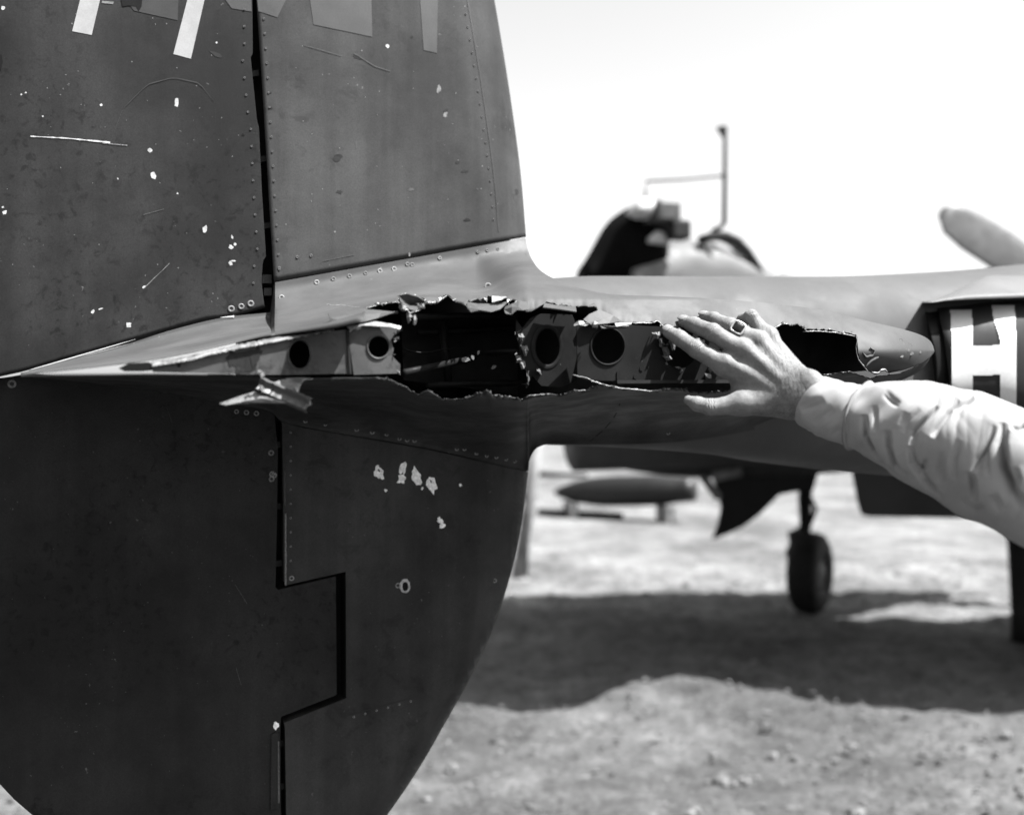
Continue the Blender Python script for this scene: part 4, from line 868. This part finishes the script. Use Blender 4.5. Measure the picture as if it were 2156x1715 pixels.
class SDF:
    def __init__(s, lo, hi, h):
        s.o = np.array(lo); s.h = h; n = [int((b-a)/h)+1 for a, b in zip(lo, hi)]
        s.X = np.stack(np.meshgrid(*[lo[i]+h*np.arange(n[i]) for i in range(3)], indexing='ij'), -1).astype(np.float32)
    def cap(s, a, b, ra, rb):
        a = np.array(a, np.float32); b = np.array(b, np.float32); d = b-a; t = np.clip(((s.X-a)@d)/max(float(d@d), 1e-9), 0, 1)
        return np.linalg.norm(s.X-a-t[..., None]*d, axis=-1)-(ra+(rb-ra)*t)
    def ball(s, c, r): return np.linalg.norm(s.X-np.array(c, np.float32), axis=-1)-r
def smin(a, b, k): h = np.maximum(k-np.abs(a-b), 0)/k; return np.minimum(a, b)-h*h*k*.25
def ysurf(px, py, v): return v/(CA-SA*(px-CX)/F)
def tipY(px, py, r, vf): return ysurf(px, py, vf)-r*.95
it = (1408, 699, tipY(1408, 699, .0078, V_TIP+.012)); mt_ = (1441, 678, tipY(1441, 678, .008, v_up(1441, 678))); rt_ = (1484, 668, tipY(1484, 668, .0078, v_up(1484, 668)))
fingers = {
 'index':  [(1524, 768, 1.322, .0132), (1466, 735, 1.326, .0110), (1431, 712, it[2]-.014, .0099), it+(.0086,)],
 'middle': [(1560, 737, 1.320, .0128), (1500, 700, 1.326, .0114), (1461, 684, mt_[2]-.013, .0101), mt_+(.0088,)],
 'ring':   [(1591, 718, 1.327, .0120), (1536, 687, 1.336, .0107), (1502, 672, rt_[2]-.012, .0095), rt_+(.0084,)],
 'little': [(1616, 709, 1.340, .0110), (1581, 667, 1.352, .0088), (1564, 674, 1.376, .0080), (1556, 688, 1.390, .0072)],
 'thumb':  [(1562, 850, 1.304, .0138), (1496, 857, 1.306, .0102), (1468, 850, 1.312, .0092), (1449, 842, 1.318, .0062)]}
def build_hand():
    lo = np.array((.155, 1.22, 1.655)); hi = np.array((.52, 1.44, 1.84)); g = SDF(lo, hi, .00125)
    fs = []
    for nm, ch in fingers.items():
        pts = [Q(x, y, Y) for x, y, Y, r in ch]; rr = [c[3] for c in ch]; d = None
        for i in range(3):
            c = g.cap(pts[i], pts[i+1], rr[i]*.97, rr[i+1]*.97); d = c if d is None else smin(d, c, .004)
        if nm != 'thumb':
            toc = np.array((0, -1., .35)); toc /= np.linalg.norm(toc)
            d = smin(d, g.ball(pts[1]+toc*.0030, rr[1]*.86), .004); d = smin(d, g.ball(pts[2]+toc*.0022, rr[2]*.86), .003)
            # nail: a slight flat plane near the tip
            tipdir = pts[3]-pts[2]; tipdir /= np.linalg.norm(tipdir); nn = toc-tipdir*np.dot(toc, tipdir); nn /= np.linalg.norm(nn)
            nc = pts[3]+nn*rr[3]*.80-tipdir*.002
            q = g.X-nc.astype(np.float32); slab = np.abs(q@nn.astype(np.float32))-.0004
            al = q@tipdir.astype(np.float32); dd = np.linalg.norm(q-al[..., None]*tipdir.astype(np.float32), axis=-1)
        fs.append(d)
    fing = fs[0]
    for d in fs[1:4]: fing = smin(fing, d, .0015)
    wr = {'index': (1672, 846, 1.292), 'middle': (1678, 834, 1.286), 'ring': (1683, 821, 1.287), 'little': (1687, 808, 1.292)}
    palm = None
    for nm in ('index', 'middle', 'ring', 'little'):
        c = g.cap(Q(*fingers[nm][0][:3])+np.array((0, .003, 0)), Q(*wr[nm]), .0125 if nm != 'little' else .0112, .0165); palm = c if palm is None else smin(palm, c, .012)
    # thumb root, web, wrist and forearm
    palm = smin(palm, g.cap(Q(1648, 848, 1.298), Q(1562, 848, 1.304), .0185, .0142), .014)
    palm = smin(palm, g.cap(Q(1560, 800, 1.326), Q(1556, 832, 1.324), .010, .011), .014)
    palm = smin(palm, g.cap(Q(1590, 770, 1.330), Q(1650, 820, 1.305), .016, .018), .012)
    for (x0, y0), (x1, y1) in (((1686, 814), (1830, 868)), ((1680, 845), (1820, 892))):
        palm = smin(palm, g.cap(Q(x0, y0, 1.290), Q(x1, y1, 1.232), .0185, .0215), .014)
    hand = smin(palm, fing, .009); hand = smin(hand, fs[4], .010)
    # knuckles, tendons, veins, wrist bone
    for nm in ('index', 'middle', 'ring', 'little'):
        m = Q(*fingers[nm][0][:3]); hand = smin(hand, g.ball(m+np.array((.001, -.0055, .003)), .0088), .008)
        e = Q(*wr[nm]); hand = smin(hand, g.cap(m+np.array((.004, -.0098, .003)), m*.35+e*.65+np.array((0, -.0125, .002)), .0026, .0018), .010)
    hand = smin(hand, g.ball(Q(1702, 800, 1.282)+np.array((0, -.006, .0)), .0120), .010)
    for a in ([(1640, 760, 1.304), (1622, 790, 1.298), (1600, 805, 1.300)], [(1650, 800, 1.290), (1622, 790, 1.298)], [(1600, 745, 1.309), (1620, 770, 1.301)]):
        for p, q in zip(a[:-1], a[1:]): hand = smin(hand, g.cap(Q(*p), Q(*q), .0022, .0022), .005)
    V, Fq = surface_nets(hand, g.o, g.h)
    return V, Fq
# trunk, head, neck: the rest of the figure stands outside the frame to the right
def build_trunk():
    g = SDF((.72, .58, 1.32), (1.28, 1.12, 1.90), .0085)
    hd = np.array((1.00, .90, 1.70))
    d = g.cap(hd+np.array((-.01, .02, -.045)), hd+np.array((.015, -.02, .035)), .070, .088)
    d = smin(d, g.cap(hd+np.array((-.045, .06, -.08)), hd+np.array((-.01, .02, -.04)), .030, .055), .03)   # jaw
    d = smin(d, g.cap(hd+np.array((-.057, .082, .004)), hd+np.array((-.071, .098, -.034)), .010, .014), .012)  # nose
    nn = np.array((.82, .57, 0)); 
    for s in (-1, 1):
        d = smin(d, g.cap(hd+nn*s*.086+np.array((.01, -.02, .012)), hd+nn*s*.086+np.array((.005, -.02, -.03)), .014, .010), .01)     # ears
        d = np.maximum(d, -smin(g.ball(hd+nn*s*.032+np.array((-.062, .082, .010)), .015), np.full_like(d, 9.), .001))        # eye sockets
        d = smin(d, g.ball(hd+nn*s*.032+np.array((-.052, .070, .008)), .0135), .004)
    d = np.maximum(d, -(g.cap(hd+nn*-.022+np.array((-.07, .09, -.062)), hd+nn*.022+np.array((-.07, .09, -.062)), .005, .005)))
    d = smin(d, g.cap(hd+np.array((.01, -.02, -.06)), (1.03, .86, 1.46), .055, .062), .03)
    return surface_nets(d, g.o, g.h), hd
def refine(V, Fq):
    me = bpy.data.meshes.new('tmp'); me.from_pydata(V.tolist(), [], Fq.tolist()); o = bpy.data.objects.new('tmp', me); C.objects.link(o)
    m1 = o.modifiers.new('a', 'SMOOTH'); m1.factor = .5; m1.iterations = 3
    m2 = o.modifiers.new('b', 'SUBSURF'); m2.levels = 1
    e = o.evaluated_get(bpy.context.evaluated_depsgraph_get()).to_mesh(); n = len(e.vertices)
    co = np.zeros(n*3); e.vertices.foreach_get('co', co); no = np.zeros(n*3); e.vertices.foreach_get('normal', no); co = co.reshape(-1, 3); no = no.reshape(-1, 3)
    fq = np.array([p.vertices[:] for p in e.polygons]); bpy.data.objects.remove(o); bpy.data.meshes.remove(me)
    d = np.zeros(n); dors = np.array((.05, -.9, .42)); up = no@dors
    for nm, ch in fingers.items():
        pts = [Q(x, y, Y) for x, y, Y, rr in ch]; rr = [c[3] for c in ch]
        for k, offs, amp in ((1, (-.0052, -.0026, 0, .0024, .0050), .00075), (2, (-.0022, 0, .0020), .00060)) if nm != 'thumb' else ((1, (-.003, 0, .003), .0006),):
            ax = (pts[k+1]-pts[k-1]); ax /= np.linalg.norm(ax); q = co-pts[k]; s_ = q@ax; dist = np.linalg.norm(q, axis=1)
            wob_ = .0006*np.sin(q@np.cross(ax, dors)*900); m_ = np.clip((rr[k]*2.0-dist)/(rr[k]*.6), 0, 1)*np.clip(up*1.6-.1, 0, 1)
            for o_ in offs: d -= amp*m_*np.exp(-((s_+wob_-o_)/.00085)**2)
            d += amp*.7*m_*np.exp(-(s_/.006)**2)
    for k in range(46):                      # fine unevenness of the skin
        f_ = rng.normal(0, 1, 3); f_ *= rng.uniform(250, 1300)/np.linalg.norm(f_); d += .000016*np.sin(co@f_+rng.uniform(0, 6.28))*(700/np.linalg.norm(f_))**.8
    for k in range(9):                       # slack creases across the wrist and web of the thumb
        x0, y0 = 1640+k*7, 800; p = Q(x0, 835, 1.285); ax = np.array((.93, -.2, .3)); q = co-p; s_ = q@ax+.0012*np.sin(q[:, 2]*300+k)
        d -= .00018*np.exp(-(s_/.0011)**2)*np.clip(up, 0, 1)
    return co+no*d[:, None], fq, no
V1, F1 = build_hand(); V1, F1, N1 = refine(V1, F1); (V2, F2), HD = build_trunk()
BODY = mesh('body', V1, F1.tolist(), 'hand', PERSON); HEAD = mesh('head', V2, F2.tolist(), 'hand', PERSON)
sm = HEAD.modifiers.new('smooth', 'SMOOTH'); sm.factor = .5; sm.iterations = 3
# finger nails
M['nail'] = mat('finger_nail', .19, .35, .35, mott=.08, mscale=200)
def nail(nm, nrm):
    ch = fingers[nm]; a, b = Q(*ch[2][:3]), Q(*ch[3][:3]); rr = ch[3][3]; t = (b-a)/np.linalg.norm(b-a); n = np.array(nrm, float); n -= t*np.dot(n, t); n /= np.linalg.norm(n); sd = np.cross(t, n); G = []
    for l in np.linspace(-.0045, .0068, 9):
        wd = .82*(1-.35*max(0, (-.0015-l)/.003)**2) if l < 0 else .82*(1-.25*(l/.0068)**4)
        G.append([b+t*l+rr*1.03*(math.sin(q*wd)*sd*1.0+math.cos(q*wd)*n)-n*(.0009*(l/.0068)**2 if l > 0 else .0) for q in np.linspace(-1, 1, 9)])
    grid('finger_nail', np.array(G), 'nail', BODY, thick=.0005)
for nm, nrm in (('index', (-.1, -.75, .65)), ('middle', (-.1, -.6, .8)), ('ring', (-.1, -.55, .85))): nail(nm, nrm)
# short dark hairs on the back of the hand and wrist
def hairs():
    px = CX+F*V1[:, 0]/V1[:, 1]; py = CY-F*(V1[:, 2]-H)/V1[:, 1]; facing = -N1[:, 1] > .15
    ok = np.where(facing & (px > 1585) & (px < 1716) & (py > 735))[0]; pk = rng.choice(ok, 1500); Vh, Fh = [], []
    for i in pk:
        if rng.random() > .35+.65*float(sst(1590, 1650, px[i])): continue
        n = N1[i]; t = np.array((-.35+rng.normal(0, .25), -.1, .75*(1 if py[i] < 800 else -.4)+rng.normal(0, .3))); t -= n*np.dot(t, n); t /= np.linalg.norm(t)+1e-9; sd = np.cross(t, n)*.00007; L = rng.uniform(.003, .0085)
        p = V1[i]; k = len(Vh); Vh += [p-sd, p+sd, p+t*L*.5+n*.0011+sd*.8, p+t*L*.5+n*.0011-sd*.8, p+t*L+n*.0009]; Fh += [(k, k+1, k+2, k+3), (k+3, k+2, k+4)]
    o = mesh('hand_hair', Vh, Fh, 'hair', BODY); o['kind'] = 'stuff'
hairs()
def sdf_part(name, lo, hi, h, fn, m):
    g = SDF(lo, hi, h); V, Fq = surface_nets(fn(g), g.o, g.h); o = mesh(name, V, Fq.tolist(), m, PERSON)
    s = o.modifiers.new('smooth', 'SMOOTH'); s.iterations = 3; return o
sdf_part('hair', (.85, .72, 1.62), (1.18, 1.06, 1.88), .008, lambda g: np.maximum(g.cap(HD+np.array((-.005, .01, .0)), HD+np.array((.018, -.024, .04)), .088, .096), -(((g.X-HD.astype(np.float32))@np.array((-.6, .75, -.75), np.float32))*-1+.035)*-1*-1 if False else -((.05-((g.X-HD.astype(np.float32))@np.array((-.57, .72, -.40), np.float32))))), 'hair')
def torso(g):
    d = g.cap((.90, .93, 1.42), (1.17, .79, 1.42), .075, .075)
    d = smin(d, g.cap((1.0, .88, 1.33), (1.07, .83, 1.33), .115, .115), .08)
    d = smin(d, g.cap((1.00, .89, 1.02), (1.06, .84, 1.02), .105, .105), .12)
    d = smin(d, g.cap((1.20, .77, 1.40), (1.26, .72, 1.12), .062, .052), .05); d = smin(d, g.cap((1.26, .72, 1.12), (1.22, .78, .90), .050, .040), .03)
    d = smin(d, g.cap((.88, .945, 1.43), (.69, 1.015, 1.553), .072, .047), .05)
    return np.minimum(d, g.cap((1.01, .88, 1.47), (1.04, .85, 1.48), .082, .078))
sdf_part('shirt', (.66, .60, .82), (1.36, 1.16, 1.58), .011, torso, 'cloth')
sdf_part('trousers', (.80, .60, .04), (1.28, 1.12, 1.08), .012, lambda g: smin(smin(g.cap((1.0, .90, .95), (1.06, .83, .95), .115, .115), smin(g.cap((.96, .92, .9), (.95, .93, .48), .092, .068), g.cap((.95, .93, .48), (.96, .91, .09), .066, .055), .03), .05), smin(g.cap((1.09, .81, .9), (1.11, .79, .48), .092, .068), g.cap((1.11, .79, .48), (1.12, .77, .09), .066, .055), .03), .05), 'trouser')
for c in ((.955, .93), (1.115, .79)):
    sdf_part('shoe', (c[0]-.22, c[1]-.2, -.02), (c[0]+.2, c[1]+.24, .16), .009, lambda g, c=c: np.maximum(smin(g.cap((c[0]+.02, c[1]-.05, .045), (c[0]-.09, c[1]+.13, .035), .045, .042), g.cap((c[0], c[1]-.02, .05), (c[0], c[1]-.02, .12), .045, .05), .03), -(g.X[..., 2]-.002)), 'shoe')
sdf_part('left_hand', (1.08, .68, .70), (1.34, .96, .96), .006, lambda g: smin(smin(g.cap((1.22, .78, .91), (1.20, .80, .82), .026, .03), np.minimum.reduce([smin(g.cap((1.20+k*.016, .80-k*.012, .82), (1.195+k*.016, .815-k*.012, .775), .0095, .009), g.cap((1.195+k*.016, .815-k*.012, .775), (1.18+k*.016, .825-k*.012, .745+abs(k)*.006), .009, .007), .003) for k in (-1.5, -.5, .5, 1.5)]), .008), g.cap((1.185, .825, .855), (1.165, .86, .80), .012, .008), .008), 'hand')

# shirt sleeve: turned cuff, then a full sleeve with deep folds
def c5(x, y): return 1270.4+x*.4106, 555.8+y*.4106
def sleeve_grid(stations, nl, na, creases, fold, close_to=0.):
    """stations: (top px,py, bottom px,py, depth, flat) -> rings"""
    S_ = np.array(stations, float); t = np.linspace(0, 1, len(S_)); tt = np.linspace(0, 1, nl)
    I = np.stack([pch(list(zip(t, S_[:, k])))(tt) for k in range(S_.shape[1])], 1)
    ctr = np.array([Q((a+c)/2, (b+d)/2, Y) for a, b, c, d, Y, fl in I]); half = np.array([(Q(a, b, Y)-Q(c, d, Y))/2 for a, b, c, d, Y, fl in I])
    G = np.zeros((nl, na, 3)); N = np.zeros_like(G)
    for i in range(nl):
        ax = ctr[min(i+1, nl-1)]-ctr[max(i-1, 0)]; ax /= np.linalg.norm(ax); h = half[i]; r = np.linalg.norm(h); hn = h/r
        o = np.cross(ax, hn); o /= np.linalg.norm(o)
        if o[1] > 0: o = -o                 # towards the camera
        for j, q in enumerate(np.linspace(0, 2*math.pi, na, endpoint=False)):
            d = math.cos(q)*hn+math.sin(q)*o*I[i, 5]; G[i, j] = ctr[i]+r*d; N[i, j] = d/np.linalg.norm(d)
    # folds: push the cloth along creases given as polylines on the near face
    px = CX+F*G[..., 0]/G[..., 1]; py = CY-F*(G[..., 2]-H)/G[..., 1]
    front = np.clip(N[..., 1]*-1.6+.55, 0, 1)
    D = np.zeros(px.shape)
    for pts, wd, dep, side in creases:
        best = np.full(px.shape, 1e9); sg = np.zeros(px.shape); along = np.zeros(px.shape); n = len(pts)-1
        for k in range(n):
            (x0, y0), (x1, y1) = pts[k], pts[k+1]; dx, dy = x1-x0, y1-y0; L2 = dx*dx+dy*dy
            u = np.clip(((px-x0)*dx+(py-y0)*dy)/L2, 0, 1); ex, ey = px-x0-u*dx, py-y0-u*dy; d2 = np.hypot(ex, ey)
            c = (dx*ey-dy*ex)/math.sqrt(L2); m = d2 < best; best = np.where(m, d2, best); sg = np.where(m, c, sg); along = np.where(m, (k+u)/n, along)
        fade = np.sin(np.clip(along, 0, 1)*math.pi)**.7
        D += front*fade*dep*(.36*np.tanh(-sg*side/(.7*wd))*np.exp(-best/(3.2*wd)) - .75*np.exp(-((best-.5*wd)/(wd*.8))**2))
    return G + N*D[..., None]*1.5 + N*fold(G, tt)[..., None], N
def folds(G, tt):
    px = CX+F*G[..., 0]/G[..., 1]; py = CY-F*(G[..., 2]-H)/G[..., 1]
    n1 = np.sin(px/61+py/83+1.3)+.7*np.sin(px/37-py/52+.4)+.5*np.sin(px/23+py/29+2.2); n2 = np.sin(px/47-py/71+2.1)+.8*np.sin(px/88+py/43+4.)
    t1 = (px+.50*py)/58+.40*n1; t2 = (px+.28*py)/25+.5*n2+.2*n1; t3 = (px-.5*py)/34+.5*n2
    f = .0040*(np.abs(np.sin(math.pi*t1))**.8-.6)*np.clip(.55+.45*n2, .05, 1.2)+.0011*(np.abs(np.sin(math.pi*t2))**.8-.6)*np.clip(.5+.4*n1, 0, 1)+.0012*(np.abs(np.sin(math.pi*t3))-.6)*np.clip(-.2+.5*n1, 0, 1)
    edge = sst(0, .03, tt)[:, None]
    q = np.linspace(0, 2*math.pi, G.shape[1], endpoint=False)[None]; m = np.clip(.30+.9*np.sin(q), .22, 1)   # slacker on the near side than along the top
    return wob(G, tt)+.42*f*edge*m
def wob(G, tt):
    q = np.linspace(0, 2*math.pi, G.shape[1], endpoint=False)[None]; t = tt[:, None]
    return .0016*np.sin(3*q+9*t)+.0011*np.sin(5*q-17*t+1)+.0012*np.sin(2*q+31*t)*np.clip(t*4, 0, 1)+.0007*np.sin(7*q+40*t)
cuff_st = [(1725, 791, 1689, 898, 1.288, .82), (1752, 797, 1706, 909, 1.272, .82), (1800, 809, 1750, 928, 1.254, .84), (1842, 819, 1800, 946, 1.236, .86)]
cc = [([c5(1010, 745), c5(1060, 720), c5(1130, 690)], 7, .0030, 1), ([c5(1080, 830), c5(1140, 780), c5(1180, 740)], 7, .0022, -1), ([c5(1150, 880), c5(1220, 830)], 6, .0016, 1)]
Gc, Nc = sleeve_grid(cuff_st, 70, 120, cc, lambda G, t: wob(G, t)*.3)
inner = Gc[::-1][-26:]*1.0; 
Gin = Gc[0][None]-Nc[0][None]*np.linspace(0, .004, 3)[:, None, None]
Gdeep = np.array([Gc[k]-Nc[k]*.0045 for k in (0, 6, 14, 24)])
CUFF = grid('sleeve_cuff', np.concatenate((Gdeep[::-1], Gin[1:2], Gc)), 'cloth', PERSON, closed=True)
slv = [(1836, 816, 1795, 942, 1.238, .9), (1850, 812, 1806, 950, 1.232, .9), (1890, 805, 1846, 980, 1.216, .92), (1948, 805, 1898, 1012, 1.194, .93), (2009, 815, 1960, 1050, 1.172, .94), (2071, 826, 2025, 1080, 1.150, .95), (2130, 844, 2085, 1108, 1.128, .96), (2200, 880, 2150, 1145, 1.10, .97), (2300, 935, 2240, 1195, 1.07, .98), (2420, 985, 2350, 1240, 1.04, 1.), (2560, 1030, 2500, 1270, 1.015, 1.), (2720, 1060, 2670, 1290, .995, 1.)]
cr = [([c5(1338, 770), c5(1350, 880), c5(1385, 970), c5(1415, 1015)], 5.0, .0075, 1), ([c5(1455, 850), c5(1465, 940), c5(1500, 1030), c5(1560, 1090)], 5.5, .0075, 1),
      ([c5(1415, 1010), c5(1440, 1040), c5(1470, 1065)], 4, .004, 1),
      ([c5(1715, 728), c5(1650, 800), c5(1600, 860), c5(1582, 930)], 4.5, .0060, 1), ([c5(1830, 700), c5(1770, 760), c5(1715, 850), c5(1695, 890)], 5, .0060, 1), ([c5(1905, 690), c5(1840, 715), c5(1800, 745)], 5, .0040, 1),
      ([c5(1575, 930), c5(1590, 1020), c5(1640, 1110), c5(1720, 1195)], 5, .0050, -1), ([c5(1640, 1115), c5(1690, 1160), c5(1740, 1215)], 4, .0045, 1), ([c5(1655, 1000), c5(1630, 1060), c5(1625, 1090)], 4, .0035, 1),
      ([c5(2015, 835), c5(1965, 930), c5(1925, 1000), c5(1895, 1070)], 5.5, .0065, 1), ([c5(1880, 1060), c5(1890, 1130), c5(1900, 1230)], 6, .0050, 1), ([c5(1975, 900), c5(1968, 1000), c5(1962, 1090)], 3, .0020, 1),
      ([c5(2066, 825), c5(2046, 920), c5(2050, 1040), c5(2090, 1150), c5(2160, 1250)], 8, .0125, 1), ([c5(2085, 845), c5(2130, 850), c5(2170, 830)], 5, .0070, -1), ([c5(2110, 1040), c5(2125, 1100), c5(2120, 1150)], 5, .0040, 1),
      ([c5(1560, 760), c5(1530, 830)], 6, .0018, 1), ([c5(1620, 740), c5(1560, 800), c5(1530, 860)], 5, .0016, -1), ([c5(1740, 960), c5(1720, 1060), c5(1730, 1130)], 6, .0025, 1), ([c5(1820, 900), c5(1790, 1000), c5(1790, 1110)], 6, .0025, -1), ([c5(1440, 660), c5(1490, 700), c5(1520, 720)], 6, .0022, 1), ([c5(1390, 720), c5(1400, 860)], 4, .0016, 1), ([c5(1830, 1210), c5(1900, 1260), c5(1960, 1250)], 6, .0025, 1), ([c5(1990, 1180), c5(2040, 1270)], 7, .003, 1)]
Gs, Ns = sleeve_grid(slv, 460, 360, cr, folds)
Gs[:14] += Ns[:14]*(.0040*np.cos(np.linspace(0, math.pi/2, 14))**.5)[:, None, None]; k0 = Gs[0]-Ns[0]*.009
tube('cuff_seam', [Gs[0, j]+Ns[0, j]*.0004 for j in list(range(0, 360, 4))+[0]], .0007, 'trouser', PERSON, 6, cap=False)
SLV = grid('shirt_sleeve', np.concatenate((k0[None], Gs)), 'cloth', PERSON, closed=True)
# signet ring on the ring finger
def signet():
    a, b = Q(*fingers['ring'][0][:3]), Q(*fingers['ring'][1][:3]); d = (b-a)/np.linalg.norm(b-a); c = a+(b-a)*.70
    n = np.array((-.10, -1., .22)); n -= d*np.dot(n, d); n /= np.linalg.norm(n); s = np.cross(d, n); R = .0118
    G = []
    for t in np.linspace(0, 2*math.pi, 48, endpoint=False):
        o = math.cos(t)*n+math.sin(t)*s; wd = .0022+.0040*max(0, math.cos(t))**2; th = .0013+.0012*max(0, math.cos(t))**3
        G.append([c+o*(R+th*k2)+d*wd*k1 for k1, k2 in ((-1, 0), (-1, .7), (-.6, 1), (.6, 1), (1, .7), (1, 0))])
    G = np.array(G+[G[0]]); RG = grid('signet_ring', G, 'gold', PERSON, closed=True, label='signet ring with a square dark stone')
    def sq(r, hgt, k=5.):
        return [c+n*(R+hgt)+r*(math.copysign(abs(math.cos(t))**(2/k), math.cos(t))*d*1.0+math.copysign(abs(math.sin(t))**(2/k), math.sin(t))*s*.95) for t in np.linspace(0, 2*math.pi, 32, endpoint=False)]
    grid('bezel', np.array([sq(.0078, -.002), sq(.0088, .0016), sq(.0086, .0030), sq(.0070, .0034), sq(.0066, .0026)]), 'gold', RG, closed=True)
    grid('ring_stone', np.array([sq(.0067, .0022), sq(.0064, .0033), sq(.0048, .0042), sq(.0001, .0042)]), 'stone', RG, closed=True)
signet()
